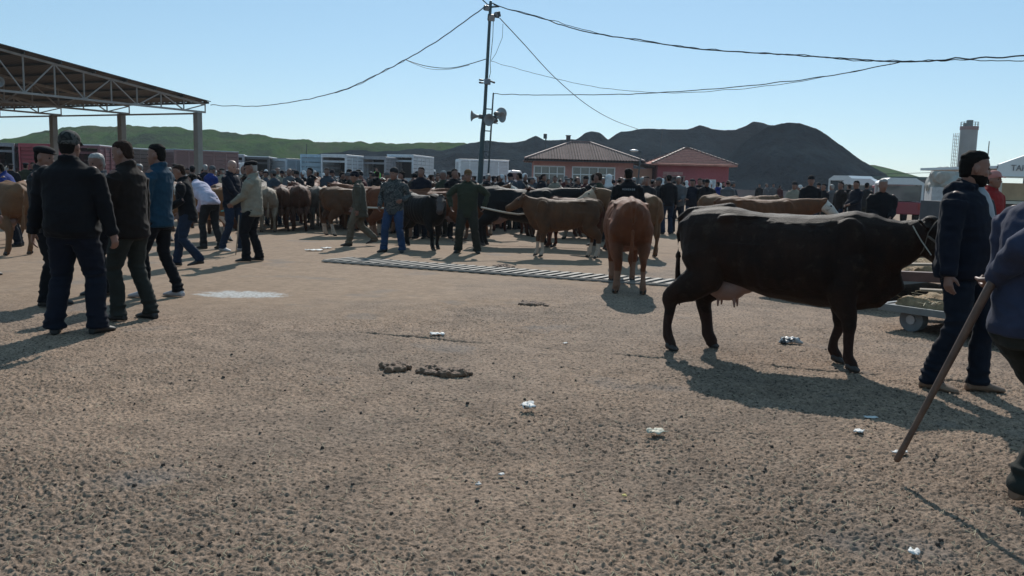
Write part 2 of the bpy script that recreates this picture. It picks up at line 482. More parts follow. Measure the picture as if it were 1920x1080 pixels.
# ================================================================== STRUCTURES
STEEL = plain('painted_steel', (0.34, 0.32, 0.30), 0.6, 0.2, 3, 0.1, 40)
STEEL_D = plain('dark_steel', (0.05, 0.06, 0.062), 0.55, 0.2, 3, 0.1, 40)
CONC = plain('concrete', (0.27, 0.25, 0.225), 0.85, 0.18, 1.5, 0.3, 30, bd=0.01)
def build_shed():
    C0 = Vector((-15.8, 43.0, 0)); t = Vector((-0.45, -0.893, 0)); e = Vector((-0.893, 0.45, 0))
    up = Vector((0, 0, 1))
    Z0, PK, SP, HALF = 4.5, 0.115, 5.5, 13.0
    root = empty('open_shed', C0, 0, 'open sided steel market shed with low gable roof on trusses, at the far left', 'shed')
    def W(s, k, z): return t * s + e * k + up * z
    NB = 5
    roofm, nt, b = new_mat('sheet_roof')
    v = coord(nt)
    nt.links.new(ramp(nt, noise(nt, v, 1.2, 5, 0.6), [(0.3, (0.028, 0.026, 0.026)), (0.7, (0.05, 0.047, 0.045))]), b.inputs['Base Color'])
    b.inputs['Roughness'].default_value = 0.6
    # corrugated roof sheets (two slopes) as solid mesh
    for sgn in (0, 1):
        mb = MB(); nk = 150
        ka, kb = -.3, SP * NB + 1.1
        for i in range(nk):
            k0 = ka + (kb - ka) * i / nk; k1 = ka + (kb - ka) * (i + 1) / nk
            h0 = 0.03 * (i % 2); h1 = 0.03 * ((i + 1) % 2)
            s0, s1 = (-.6, HALF) if sgn == 0 else (2 * HALF + .6, HALF)
            zf = lambda s: Z0 + 0.60 + PK * (HALF - abs(s - HALF))
            p = [W(s0, k0, zf(s0) + h0), W(s0, k1, zf(s0) + h1), W(s1, k1, zf(s1) + h1), W(s1, k0, zf(s1) + h0)]
            q = [x + up * 0.035 for x in p]
            mb.quad(*p); mb.quad(*q[::-1])
            mb.quad(p[0], q[0], q[1], p[1]); mb.quad(p[3], p[2], q[2], q[3])
            if i == 0: mb.quad(p[0], p[3], q[3], q[0])
            if i == nk - 1: mb.quad(p[1], q[1], q[2], p[2])
        mb.build('roof_sheet', roofm, root)
    # purlins
    mb = MB()
    for i in range(18):
        s = -.5 + i * (2 * HALF + 1) / 17.0
        z = Z0 + 0.54 + PK * (HALF - abs(s - HALF))
        mb.bar(W(s, -.25, z), W(s, SP * NB + 1.0, z), 0.05, 0.10)
    mb.build('purlins', STEEL_D, root)
    for j in range(NB + 1):
        k = j * SP
        mb = MB()
        zt = lambda s: Z0 + 0.46 + PK * (HALF - abs(s - HALF))
        zb = lambda s: Z0 + 0.02
        mb.bar(W(-0.5, k, zb(0)), W(2 * HALF + 0.5, k, zb(0)), 0.09, 0.09)
        mb.bar(W(-0.5, k, zt(-.5)), W(HALF, k, zt(HALF)), 0.09, 0.09); mb.bar(W(HALF, k, zt(HALF)), W(2 * HALF + .5, k, zt(-.5)), 0.09, 0.09)
        np_ = 20; st = (2 * HALF + 1.0) / np_
        for i in range(np_ + 1):
            s = -0.5 + i * st
            mb.bar(W(s, k, zb(s)), W(s, k, zt(s)), 0.05, 0.05, hint=(1, 0, 0))
            if i < np_:
                s2 = s + st
                if i % 2 == 0: mb.bar(W(s, k, zt(s)), W(s2, k, zb(s2)), 0.05, 0.05)
                else: mb.bar(W(s, k, zb(s)), W(s2, k, zt(s2)), 0.05, 0.05)
        mb.build('truss', STEEL, root)
        for s in (0, 2 * HALF):
            c = MB(); c.box(W(s, k, (Z0 - 0.03) / 2 - 0.1), (0.31, 0.31, Z0 + 0.17), Matrix((t, e, up)).transposed())
            c.build('column', CONC, root, bevel=0.02)
        if j < NB:
            for s in (0, 2 * HALF):
                c = MB(); c.bar(W(s, k, Z0 - 0.08), W(s, k + SP, Z0 - 0.08), 0.08, 0.08)
                c.build('eave_beam', STEEL, root)
    # horn speaker hanging in the truss
    hp = C0 + t * 9.9 + up * (Z0 + 0.35)
    horn(hp, Vector((0.35, -1, -0.1)), 0.9, 'pale round horn loudspeaker fixed inside the shed roof truss', None)
def horn(pos, d, sc, label, group):
    d = d.normalized()
    r = empty('horn_loudspeaker', pos, 0, label, 'loudspeaker', group)
    rot = d.to_track_quat('X', 'Z').to_matrix()
    mb = MB(); prof = [(0.0, .055), (0.10, .06), (0.20, .085), (0.30, .14), (0.36, .22), (0.375, .235), (0.36, .20), (0.28, .12), (0.2, .06)]
    rings = []
    for x, rr in prof:
        rings.append([rot @ Vector((x * sc, rr * sc * math.cos(2 * math.pi * k / 24), rr * sc * math.sin(2 * math.pi * k / 24))) for k in range(24)])
    mb.ring_tube(rings); mb.build('bell', plain('horn_grey', (0.30, 0.29, 0.28), 0.5, 0.1), r, smooth=True)
    mb = MB(); mb.tube([rot @ Vector((-0.16 * sc, 0, 0)), rot @ Vector((-0.01 * sc, 0, 0))], [0.085 * sc, 0.085 * sc], 16); mb.build('driver', plain('horn_dark', (0.12, 0.115, 0.11), 0.5, 0.1), r, smooth=True)
    mb = MB(); mb.bar(rot @ Vector((0.05 * sc, 0, -0.1 * sc)), rot @ Vector((-0.3 * sc, 0, -0.1 * sc)), 0.035, 0.02); mb.bar(rot @ Vector((0.05 * sc, 0, -0.1 * sc)), rot @ Vector((0.05 * sc, 0, 0)), 0.03, 0.03); mb.build('bracket', STEEL_D, r)
    return r
build_shed()

# ---- buildings
def pink_mat(name, c):
    m, nt, b = new_mat(name)
    v = coord(nt)
    cc = mixc(nt, 1.0, ramp(nt, noise(nt, v, 0.8, 5, 0.6), [(0.3, [k * .85 for k in c]), (0.7, [k * 1.1 for k in c])]), ramp(nt, noise(nt, v, 7, 4, 0.6), [(0.3, 0.88), (0.7, 1.06)]), 'MULTIPLY')
    nt.links.new(cc, b.inputs['Base Color']); b.inputs['Roughness'].default_value = 0.9
    bump(nt, b, noise(nt, v, 50, 3, 0.6), 0.4, 0.01)
    return m
PINK = pink_mat('pink_render', (0.42, 0.19, 0.16)); RED = pink_mat('red_render', (0.33, 0.075, 0.085)); ORANGE = pink_mat('orange_render', (0.48, 0.24, 0.16))
WHITE = plain('white_frame', (0.72, 0.73, 0.73), 0.4, 0.06, 3, 0.05)
m, nt, b = new_mat('window_glass'); b.inputs['Base Color'].default_value = (0.05, 0.065, 0.075, 1); b.inputs['Roughness'].default_value = 0.08; b.inputs['Specular IOR Level'].default_value = 0.8
bump(nt, b, noise(nt, coord(nt), 1.2, 2, 0.5), 0.08, 0.05); GLASS = m
def tile_mat(name, c, along, per, amt=0.5):
    m, nt, b = new_mat(name)
    v = coord(nt)
    w = nd(nt, 'ShaderNodeTexWave', Scale=per, Distortion=0.3, Detail=1.0); w.wave_type = 'BANDS'; w.bands_direction = along; w.inputs['Detail Scale'].default_value = 3
    nt.links.new(v, w.inputs['Vector'])
    cc = mixc(nt, 1.0, ramp(nt, noise(nt, v, 1.5, 5, 0.7), [(0.3, [k * .7 for k in c]), (0.7, [k * 1.25 for k in c])]), ramp(nt, w.outputs['Fac'], [(0.1, 0.45), (0.5, 1.05)]), 'MULTIPLY')
    nt.links.new(cc, b.inputs['Base Color']); b.inputs['Roughness'].default_value = 0.95; b.inputs['Specular IOR Level'].default_value = .1
    return m
def hip_roof(mb, W_, D_, ov, z0, rise, ridge, ribs=None):
    a, c = W_ / 2 + ov, D_ / 2 + ov
    r = ridge / 2
    A = [Vector((-a, -c, z0)), Vector((a, -c, z0)), Vector((a, c, z0)), Vector((-a, c, z0))]
    p, q = Vector((-r, 0, z0 + rise)), Vector((r, 0, z0 + rise))
    mb.quad(A[0], A[1], q, p); mb.quad(A[1], A[2], q); mb.quad(A[2], A[3], p, q); mb.quad(A[3], A[0], p)
    lo = [x - Vector((0, 0, 0.12)) for x in A]
    for i in range(4): mb.quad(lo[i], lo[(i + 1) % 4], A[(i + 1) % 4], A[i])
    mb.quad(*lo[::-1])
    return A, p, q
def window(root, c, w, h, nx, transom, face=-1, door=None):
    """window on the front (-Y) wall at local c (x, y, zcentre)"""
    x, y, z = c
    fr = MB(); f = 0.09
    y0 = y - 0.04
    for sx in (-1, 1): fr.box((x + sx * (w / 2 - f / 2), y0, z), (f, 0.12, h))
    for sz in (-1, 1): fr.box((x, y0, z + sz * (h / 2 - f / 2)), (w - 2 * f - 0.004, 0.12, f))
    for i in range(1, nx): fr.box((x - w / 2 + w * i / nx, y0, z), (f * .8, 0.11, h - 2 * f - 0.004))
    if transom: fr.box((x, y0 + .005, z + h / 2 - transom), (w - 2 * f - 0.004, 0.09, f * .8))
    o = fr.build('window', WHITE, root)
    g = MB(); g.box((x, y + 0.035, z), (w - 0.06, 0.02, h - 0.06)); g.build('pane', GLASS, o)
    s = MB(); s.box((x, y - 0.07, z - h / 2 - 0.04), (w + 0.12, 0.2, 0.07)); s.build('sill', WHITE, o)
    return o
def wall_with_holes(root, mat, W_, D_, H, holes, t=0.22):
    """front wall split around holes [(x0,x1,z0,z1)], other walls plain"""
    mb = MB(); y = -D_ / 2 + t / 2
    xs = sorted(set([-W_ / 2, W_ / 2] + [h[0] for h in holes] + [h[1] for h in holes]))
    for a, c in zip(xs[:-1], xs[1:]):
        mid = (a + c) / 2; hs = [h for h in holes if h[0] < mid < h[1]]
        if not hs: mb.box((mid, y, H / 2 - .2), (c - a, t, H + .4))
        else:
            h = hs[0]
            mb.box((mid, y, (h[3] + H) / 2), (c - a, t, H - h[3]))
            mb.box((mid, y, (h[2] - .4) / 2), (c - a, t, h[2] + .4))
    for sx in (-1, 1): mb.box((sx * (W_ / 2 - t / 2), t / 2, H / 2 - .2), (t - 0.002, D_ - t, H + .4))
    mb.box((0, D_ / 2 - t / 2 - 0.001, H / 2 - .2), (W_ - 2 * t, t, H + .4))
    mb.box((0, 0.2, 0.02), (W_ - 2 * t, D_ - 3 * t, 0.04))
    mb.build('wall', mat, root)
def building_a():
    Y = 68; W_, D_, H = 8.9, 8.2, 3.15
    a = P(1003, 338, Y); c = P(1184, 338, Y)
    cx = (a.x + c.x) / 2
    r = empty('pink_building', (cx, Y + D_ / 2, 0), 0, 'single storey pink building with grey ribbed hip roof and two wide white framed windows', 'building')
    W_ = c.x - a.x + 0.2
    holes = []
    def X(px): return P(px, 338, Y).x - cx
    w1 = (X(1000), X(1059)); w2 = (X(1072), X(1153))
    zt, zb = 2.75, 0.9
    hs = [(w1[0], w1[1], zb, zt), (w2[0], w2[1], 0.25, zt)]
    wall_with_holes(r, PINK, W_, D_, H, hs)
    for h, nx in zip(hs, (4, 5)):
        window(r, ((h[0] + h[1]) / 2, -D_ / 2 + 0.10, (h[2] + h[3]) / 2), h[1] - h[0], h[3] - h[2], nx, 0.62)
    mb = MB(); A, p, q = hip_roof(mb, W_, D_, 0.75, H + 0.12, 1.55, 1.6)
    mb.build('roof', tile_mat('grey_sheet_roof', (0.155, 0.105, 0.095), 'X', 1.35), r)
    rb = MB()
    for i in range(5, 42):
        x = A[0].x + (A[1].x - A[0].x) * i / 46.0
        lim = 1.0
        u = abs(x)
        k = 1.0 if u < 0.8 else max(0.02, 1 - (u - 0.8) / (A[1].x - 0.8))
        rb.bar(Vector((x, A[0].y, A[0].z + .02)), Vector((x, A[0].y * (1 - k), A[0].z + 1.55 * k + .02)), 0.05, 0.05)
    rb.build('roof_ribs', plain('rib_grey', (0.19, 0.145, 0.135), 0.9, spec=.1), r)
    cp = MB()
    for s in (A): cp.bar(s + Vector((0, 0, .03)), (p if s.x < 0 else q) + Vector((0, 0, .03)), 0.16, 0.10)
    cp.bar(p + Vector((0, 0, .04)), q + Vector((0, 0, .04)), 0.18, 0.12)
    cp.build('ridge_caps', plain('ridge_red', (0.28, 0.17, 0.15), 0.7), r)
    fa = MB(); fa.box((0, -D_ / 2 - .72, H + 0.02), (W_ + 1.5, 0.06, 0.17)); fa.build('fascia', plain('dark_fascia', (0.05, 0.045, 0.045), 0.6), r)
    ch = MB(); ch.box((-1.0, .6, H + 1.75), (.35, .35, .9)); ch.box((-1.0, .6, H + 2.23), (.45, .45, .06)); ch.build('chimney', plain('chimney_dark', (0.09, 0.08, 0.08), 0.8), r)
    # side wing
    Y2 = 71; a = P(1178, 338, Y2); c = P(1222, 338, Y2)
    r2 = empty('orange_lean_to', ((a.x + c.x) / 2, Y2 + 2, 0), 0, 'low orange rendered lean-to between the pink and red buildings', 'building')
    mb = MB(); mb.box((0, 0, 1.3), (c.x - a.x, 4, 2.9)); mb.build('wall', ORANGE, r2)
    mb = MB(); w = (c.x - a.x) / 2 + .15
    mb.ring_tube([[Vector((-w, -2.3, 3.45)), Vector((-w, 2.3, 3.45)), Vector((-w, 2.3, 3.6)), Vector((-w, -2.3, 3.6))], [Vector((w, -2.3, 2.85)), Vector((w, 2.3, 2.85)), Vector((w, 2.3, 3.0)), Vector((w, -2.3, 3.0))]])
    mb.build('roof', plain('brown_roof', (0.13, 0.09, 0.08), 0.8), r2)
    mb = MB(); mb.box((0.1, -2.03, 1.0), (.95, .07, 2.05)); mb.build('door', plain('grey_door', (0.2, 0.21, 0.22), .5), r2)
    mb = MB(); mb.box((0.45, -2.08, 1.0), (.04, .05, .14)); mb.build('handle', STEEL_D, r2.children[-1])
def building_b():
    Y = 70
    a = P(1232, 345, Y); c = P(1365, 345, Y); cx = (a.x + c.x) / 2; W_ = c.x - a.x; D_ = 6.0; H = 3.05
    r = empty('red_building', (cx, Y + D_ / 2, 0), 0, 'small red building with terracotta tiled hip roof and dark doorway, right of the pink building', 'building')
    def X(px): return P(px, 345, Y).x - cx
    hs = [(X(1243), X(1283), 0.0, 2.15), (X(1318), X(1342), 0.95, 2.0)]
    wall_with_holes(r, RED, W_, D_, H, hs)
    fr = MB()
    x0, x1 = hs[0][0], hs[0][1]
    for x in (x0 + .05, x1 - .05): fr.box((x, -D_ / 2 + .05, 1.07), (.10, .2, 2.14))
    fr.box(((x0 + x1) / 2, -D_ / 2 + .05, 2.19), (x1 - x0 + .1, .2, .09))
    o = fr.build('door_frame', plain('terracotta_trim', (0.35, 0.2, 0.17), .8), r)
    d = MB(); d.box(((x0 + x1) / 2 - .3, -D_ / 2 + .28, 1.05), (x1 - x0 - .9, .06, 2.1)); d.build('door', plain('dark_door', (0.03, 0.03, 0.035), .5), r)
    # worn lettering plate over the door, too faint to read
    sg = MB(); sg.box(((x0 + x1) / 2 - .1, -D_ / 2 - .02, 2.42), (1.6, .04, .24)); sg.build('sign_panel', plain('pale_red_sign', (0.42, 0.22, 0.2), .7, 0.35, 12), r)
    h = hs[1]
    window(r, ((h[0] + h[1]) / 2, -D_ / 2 + .10, (h[2] + h[3]) / 2), h[1] - h[0], h[3] - h[2], 1, 0)
    sh = MB(); sh.box(((h[0] + h[1]) / 2, -D_ / 2 + .05, (h[2] + h[3]) / 2), (h[1] - h[0] - .2, .03, h[3] - h[2] - .2)); sh.build('blind', plain('pale_blind', (0.5, 0.53, 0.56), .6), r)
    mb = MB(); A, p, q = hip_roof(mb, W_, D_, 0.55, H + .12, 1.4, 0.3)
    mb.build('roof', tile_mat('terracotta_tiles', (0.46, 0.20, 0.15), 'Y', 1.7), r)
    rb = MB()
    for i in range(1, 9):
        k = i / 9.5; y = A[0].y * (1 - k); w = A[1].x * (1 - k) + .1 * k
        rb.bar(Vector((-w, y, A[0].z + 1.4 * k + .02)), Vector((w, y, A[0].z + 1.4 * k + .02)), 0.06, 0.07)
    rb.build('tile_courses', plain('tile_light', (0.55, 0.28, 0.22), .7), r)
    cp = MB()
    for s in A:
        e = (p if s.x < 0 else q)
        for k in range(12):
            a_ = s.lerp(e, k / 12.0); b_ = s.lerp(e, (k + .72) / 12.0)
            cp.bar(a_ + Vector((0, 0, .05)), b_ + Vector((0, 0, .05)), 0.17, 0.12)
    cp.bar(p + Vector((0, 0, .05)), q + Vector((0, 0, .05)), .2, .14)
    cp.build('ridge_caps', plain('ridge_dark', (0.19, 0.12, 0.10), 0.7), r)
building_a(); building_b()

# low wall behind the crowd on the right, warehouse far right
def low_wall():
    a = GD(1372, 78); b_ = GD(1700, 74)
    mb = MB(); mb.bar(a + Vector((0, 0, .55)), b_ + Vector((0, 0, .55)), .25, 1.3)
    o = mb.build('low_wall', plain('pinkish_concrete', (0.30, 0.25, 0.24), .9, .15, 1)); tag(o, 'long low pinkish concrete wall at the foot of the grey spoil heap', 'wall')
low_wall()
def warehouse():
    a = GD(1622, 120); b_ = GD(1745, 112)
    r = empty('long_warehouse', a, math.atan2(b_.y - a.y, b_.x - a.x), 'long low grey warehouse with green edged roof, far right below the hill', 'warehouse')
    L = (b_ - a).length
    mb = MB(); mb.box((L / 2, 5, 1.3), (L, 10, 3.2)); mb.build('wall', plain('warehouse_grey', (0.2, 0.2, 0.22), .7), r)
    mb = MB(); mb.box((L / 2, 5, 3.15), (L + .8, 10.8, .35)); mb.build('roof', plain('warehouse_green', (0.06, 0.11, 0.10), .6), r)
    mb = MB()
    for i in range(5): mb.box((L * (i + .5) / 5, -.03, 1.7), (L / 9, .05, .9))
    mb.build('window_band', GLASS, r)
warehouse()
def silo():
    Y = 250
    def pt(px, py): return P(px, py, Y)
    c = pt(1812, 300); rad = (pt(1827, 300).x - pt(1797, 300).x) / 2
    zt = pt(1812, 243).z
    r = empty('cement_silo', (c.x, Y, 0), 0, 'tall grey cement silo with red railed top and ladder tower at far right', 'silo')
    mb = MB(); mb.rings_z([(2.5, 0, 0, rad * .3, rad * .3), (6, 0, 0, rad, rad), (zt, 0, 0, rad, rad)], 28); mb.build('drum', plain('silo_grey', (0.22, 0.215, 0.205), .6, .12, .3), r)
    mb = MB(); mb.rings_z([(zt - .1, 0, 0, rad * 1.06, rad * 1.06), (zt + .9, 0, 0, rad * 1.06, rad * 1.06)], 28); mb.build('top_band', plain('silo_red', (0.20, 0.09, 0.085), .7), r)
    mb = MB(); mb.box((0, 0, zt + 1.5), (1.3, 1.3, 2.4)); mb.box((-1.4, 0, zt + 1.2), (.6, .6, 1.3)); mb.build('filter_unit', plain('filter_green', (0.07, 0.11, 0.11), .6), r)
    mb = MB()
    for i in range(14):
        a = 2 * math.pi * i / 14; x, y = rad * math.cos(a), rad * math.sin(a)
        mb.bar((x, y, zt + .8), (x, y, zt + 2.2), .08)
    for h in (1.5, 2.15):
        for i in range(14):
            a, b_ = 2 * math.pi * i / 14, 2 * math.pi * (i + 1) / 14
            mb.bar((rad * math.cos(a), rad * math.sin(a), zt + h), (rad * math.cos(b_), rad * math.sin(b_), zt + h), .06)
    mb.build('railing', STEEL_D, r)
    mb = MB(); x0, x1 = -rad - 1.8, -rad - .75
    for x in (x0, x1):
        for y in (-.5, .5): mb.bar((x, y, 0), (x, y, zt - 1.1), .1)
    for i in range(18):
        z = 1 + i * (zt - 2) / 18
        for y in (-.5, .5): mb.bar((x0, y, z), (x1, y, z), .07); mb.bar((x0, y, z), (x1, y, z + 1.0), .05)
    mb.build('ladder_tower', plain('tower_pale', (0.2, 0.22, 0.23), .5), r)
    mb = MB()
    for a in range(4):
        x, y = rad * .8 * math.cos(a * math.pi / 2 + .78), rad * .8 * math.sin(a * math.pi / 2 + .78)
        mb.bar((x, y, -.2), (x, y, 6.2), .3)
    mb.build('support_legs', STEEL_D, r)
silo()

# ---- poles
def simple_pole(px, d, ztop, r0, label, lamp=None, lean=0.0, name='lamp_post', cat='lamp post'):
    g = GD(px, d)
    r = empty(name, g, 0, label, cat)
    mb = MB(); mb.tube([(0, 0, -.2), (lean * .5, 0, ztop * .5), (lean, 0, ztop)], [r0, r0 * .85, r0 * .6], 8); mb.build('post', STEEL_D, r)
    if lamp == 'head':
        mb = MB(); mb.bar((lean, 0, ztop), (lean - .5, -.3, ztop + .12), .06)
        mb.build('arm', STEEL_D, r)
        mb = MB(); mb.ell((lean - .55, -.35, ztop + .12), (.32, .17, .09)); mb.build('lamp_head', WHITE, r, smooth=True)
    elif lamp == 'hook':
        mb = MB(); mb.box((lean - .06, 0, ztop + .12), (.3, .16, .42)); mb.build('floodlight', STEEL_D, r, bevel=.03)
    return r
simple_pole(1019, 74, P(1021, 258, 74).z, .09, 'thin dark lamp post behind the left end of the pink building', 'hook', .1)
simple_pole(1194, 64, P(1193, 286, 64).z, .07, 'street lamp with white head at the right corner of the pink building', 'head', .2)
simple_pole(1231, 90, P(1238, 243, 90).z, .06, 'thin wooden pole rising behind the gap between pink and red buildings', None, .35, 'utility_pole', 'pole')
simple_pole(1846, 120, P(1846, 265, 120).z, .10, 'thin dark mast just right of the silo', None, 0, 'mast', 'mast')
simple_pole(1918, 60, P(1919, 255, 60).z, .08, 'dark mast at the right edge of the photo above the lettered truck', None, 0, 'mast', 'mast')
simple_pole(575, 78, P(577, 270, 78).z, .05, 'short thin mast among the livestock trucks left of centre', None, 0, 'mast', 'mast')

def main_pole():
    d = 30.0
    base = GD(897, d)
    def Q(px, py): return P(px, py, d)
    top = Q(920, 4)
    r = empty('floodlight_pole', base, 0, 'tall leaning dark steel pole with floodlights and cameras in the middle of the market', 'pole')
    L = lambda v: Vector(v) - base
    mb = MB(); pts = [Vector((0, 0, -.2)), L(Q(905, 250)), L(Q(909, 205)), top - base]
    mb.tube(pts, [.105, .085, .06, .05], 12); mb.build('post', plain('pole_green_grey', (0.035, 0.065, 0.072), .45), r, smooth=True)
    def fl(px, py, w, h, yaw, pitch):
        c = L(Q(px, py)); M = (Matrix.Rotation(yaw, 3, 'Z') @ Matrix.Rotation(pitch, 3, 'X'))
        mb = MB(); mb.box(c, (w, .14, h), M); f = mb.build('floodlight', STEEL_D, r, bevel=.02)
        g = MB(); g.box(c + M @ Vector((0, -.08, 0)), (w * .85, .02, h * .8), M); g.build('lens', plain('lens_grey', (0.35, 0.36, 0.37), .2), f)
    fl(912, 15, .17, .17, .5, .4); fl(921, 33, .24, .22, .2, .5); fl(933, 27, .18, .18, -.9, .3)
    mb = MB()
    mb.bar(L(Q(912, 14)), L(Q(936, 12)), .05); mb.bar(L(Q(915, 30)), L(Q(936, 33)), .04)
    mb.tube([L(Q(905, 0)), L(Q(915, 9)), L(Q(924, 6)), L(Q(934, 11))], [.02] * 4, 6)
    mb.build('bracket', STEEL_D, r)
    mb = MB(); mb.box(L(Q(914, 154)) + Vector((0, -.1, 0)), (.22, .16, .19)); mb.build('camera_box', plain('box_grey', (0.2, 0.22, 0.25), .5), r, bevel=.02)
    for a, b_ in (((906, 151), (900, 151)), ((906, 156), (900, 156)), ((920, 153), (927, 156))):
        mb = MB(); mb.tube([L(Q(*a)) + Vector((0, -.1, 0)), L(Q(*b_)) + Vector((0, -.2, 0))], [.03, .035], 8); mb.build('camera', STEEL_D, r)
    mb = MB(); mb.tube([L(Q(925, 40)) , L(Q(924, 70)), L(Q(919, 118)), L(Q(920, 135)), L(Q(916, 150))], [.012] * 5, 6)
    mb.tube([L(Q(943, 45)), L(Q(942, 70)), L(Q(930, 100)), L(Q(921, 114))], [.008] * 4, 6)
    mb.build('cable', STEEL_D, r)
    # second thin mast with the horns
    b2 = GD(911, d - .2)
    r2 = empty('horn_mast', b2, 0, 'thin rusty mast beside the tall pole carrying the horn loudspeakers', 'mast')
    mb = MB(); t2 = Q(925, 175) - b2
    mb.tube([Vector((0, 0, -.2)), t2], [.04, .025], 8)
    for y in (204, 245, 284):
        a_ = Q(909 - (y - 204) * .07, y) - b2; c_ = Q(924 - (y - 204) * .09, y + 1) - b2
        mb.bar(a_, c_, .035)
    mb.build('post', STEEL_D, r2)
    g = 'horn loudspeakers on the tall pole'
    horn(Q(900, 218), Vector((-1, -.25, 0)), .8, 'horn loudspeaker facing left on the tall central pole', g)
    horn(Q(926, 226), Vector((-.55, -1, 0)), .9, 'lower horn loudspeaker facing the camera on the tall central pole', g)
    horn(Q(930, 219) + Vector((0, .3, 0)), Vector((.8, -.8, 0)), .8, 'large horn loudspeaker facing right on the tall central pole', g)
    horn(Q(932, 211) + Vector((0, .5, 0)), Vector((.4, .9, .1)), .9, 'topmost horn loudspeaker turned away on the tall central pole', g)
    return top
main_pole()
def wire(name, pts, r, label, group='overhead cables', wob=0.0, seed=1):
    """pts: list of (px,py,Y)"""
    P3 = [P(*p) for p in pts]
    # smooth catmull-rom
    out = []
    n = len(P3)
    for i in range(n - 1):
        p0 = P3[max(0, i - 1)]; p1 = P3[i]; p2 = P3[i + 1]; p3 = P3[min(n - 1, i + 2)]
        for k in range(12):
            t = k / 12
            out.append(0.5 * ((2 * p1) + (p2 - p0) * t + (2 * p0 - 5 * p1 + 4 * p2 - p3) * t * t + (3 * p1 - p0 - 3 * p2 + p3) * t ** 3))
    out.append(P3[-1])
    if wob:
        out = [p + Vector((0, 0, wob * mnoise.noise(Vector((i * .35, seed, 0))))) for i, p in enumerate(out)]
    mb = MB(); mb.tube(out, [r] * len(out), 6)
    o = mb.build(name, plain('cable_black', (0.02, 0.022, 0.026), .6, .1)); tag(o, label, 'cable', group)
wire('overhead_cable', [(395, 197, 42.5), (480, 199, 41), (560, 189, 39), (640, 170, 37), (700, 143, 35), (760, 112, 33.5), (830, 70, 32), (912, 10, 30)], .018, 'thick sagging cable from the shed eave up to the top of the tall pole', wob=.05, seed=1)
wire('overhead_cable', [(600, 181, 38.1), (660, 164, 36.6), (720, 134, 34.7), (762, 112, 33.5)], .010, 'thin loose strand hanging under the shed to pole cable', wob=.05, seed=2)
wire('overhead_cable', [(760, 112, 33.5), (800, 124, 32.6), (850, 127, 31.6), (914, 110, 30)], .014, 'short sagging cable tied from the left cable to the pole middle')
wire('overhead_cable', [(760, 112, 33.5), (800, 128, 32.6), (840, 130, 31.8), (880, 122, 31)], .008, 'thin strand beside the short sagging cable left of the pole')
wire('overhead_cable', [(926, 9, 30), (1020, 36, 29), (1100, 60, 28), (1200, 75, 27), (1300, 91, 26), (1400, 98, 25), (1500, 104, 24), (1600, 111, 23), (1700, 116, 22), (1800, 110, 21), (1930, 104, 20), (2150, 80, 18)], .018, 'thick sagging cable from the pole top running right across the sky', wob=.04, seed=3)
wire('overhead_cable', [(926, 9, 30), (1020, 34, 29), (1100, 57, 28), (1200, 77, 27), (1300, 89, 26), (1400, 99, 25), (1500, 103, 24), (1600, 113, 23), (1700, 114, 22), (1800, 113, 21), (1930, 113, 20), (2150, 100, 18)], .011, 'thin strand twisted along the long right hand cable', wob=.05, seed=4)
wire('overhead_cable', [(925, 176, 29.8), (1000, 178, 29), (1150, 177, 27.5), (1250, 173, 26.5), (1400, 161, 25), (1550, 143, 23.5), (1690, 116, 22.1)], .013, 'cable from the thin mast rising right to join the long cable', wob=.03)
wire('overhead_cable', [(921, 115, 30), (1000, 137, 29), (1100, 160, 28), (1200, 172, 27), (1300, 173, 26), (1450, 160, 24.5), (1600, 134, 23), (1670, 120, 22.3)], .008, 'faint thin wire sagging below the others right of the pole', wob=.03)
wire('overhead_cable', [(937, 34, 30), (980, 80, 33), (1040, 145, 38), (1100, 196, 44), (1150, 225, 52), (1196, 242, 60)], .016, 'cable dropping steeply from the pole top to behind the pink building')
wire('overhead_cable', [(1600, 327, 130), (1700, 325, 130), (1800, 322, 130)], .04, 'faint far power line left of the silo near the horizon')

# ---- drain grate
def drain():
    a = G(628, 488); b_ = G(1285, 534)
    d = b_ - a; L = d.length; ang = math.atan2(d.y, d.x)
    r = empty('drain_grate', a, ang, 'long ladder-like drain grate set in the ground across the middle of the yard', 'drain grate')
    w = 0.78
    slab = MB(); slab.box((L / 2, 0, 0.014), (L, w * .82, 0.012)); slab.build('channel_shade', plain('drain_dark', (0.022, 0.02, 0.018), .9), r)  # flat near-black slab, stands for the shaded hollow under the bars
    f = MB()
    f.box((L / 2, w / 2, .018), (L, .035, .024)); f.box((L / 2, -w / 2, .018), (L, .035, .024)); f.build('frame', CONC, r)
    mb = MB(); n = int(L / .19)
    for i in range(n):
        x = (i + .5) * .19
        mb.bar((x - .06, -w / 2 + .03, .030), (x + .06, w / 2 - .03, .030), .085, .022)
    mb.build('bars', plain('grate_bars', (0.25, 0.22, 0.185), .75, .3, 4), r)
drain()

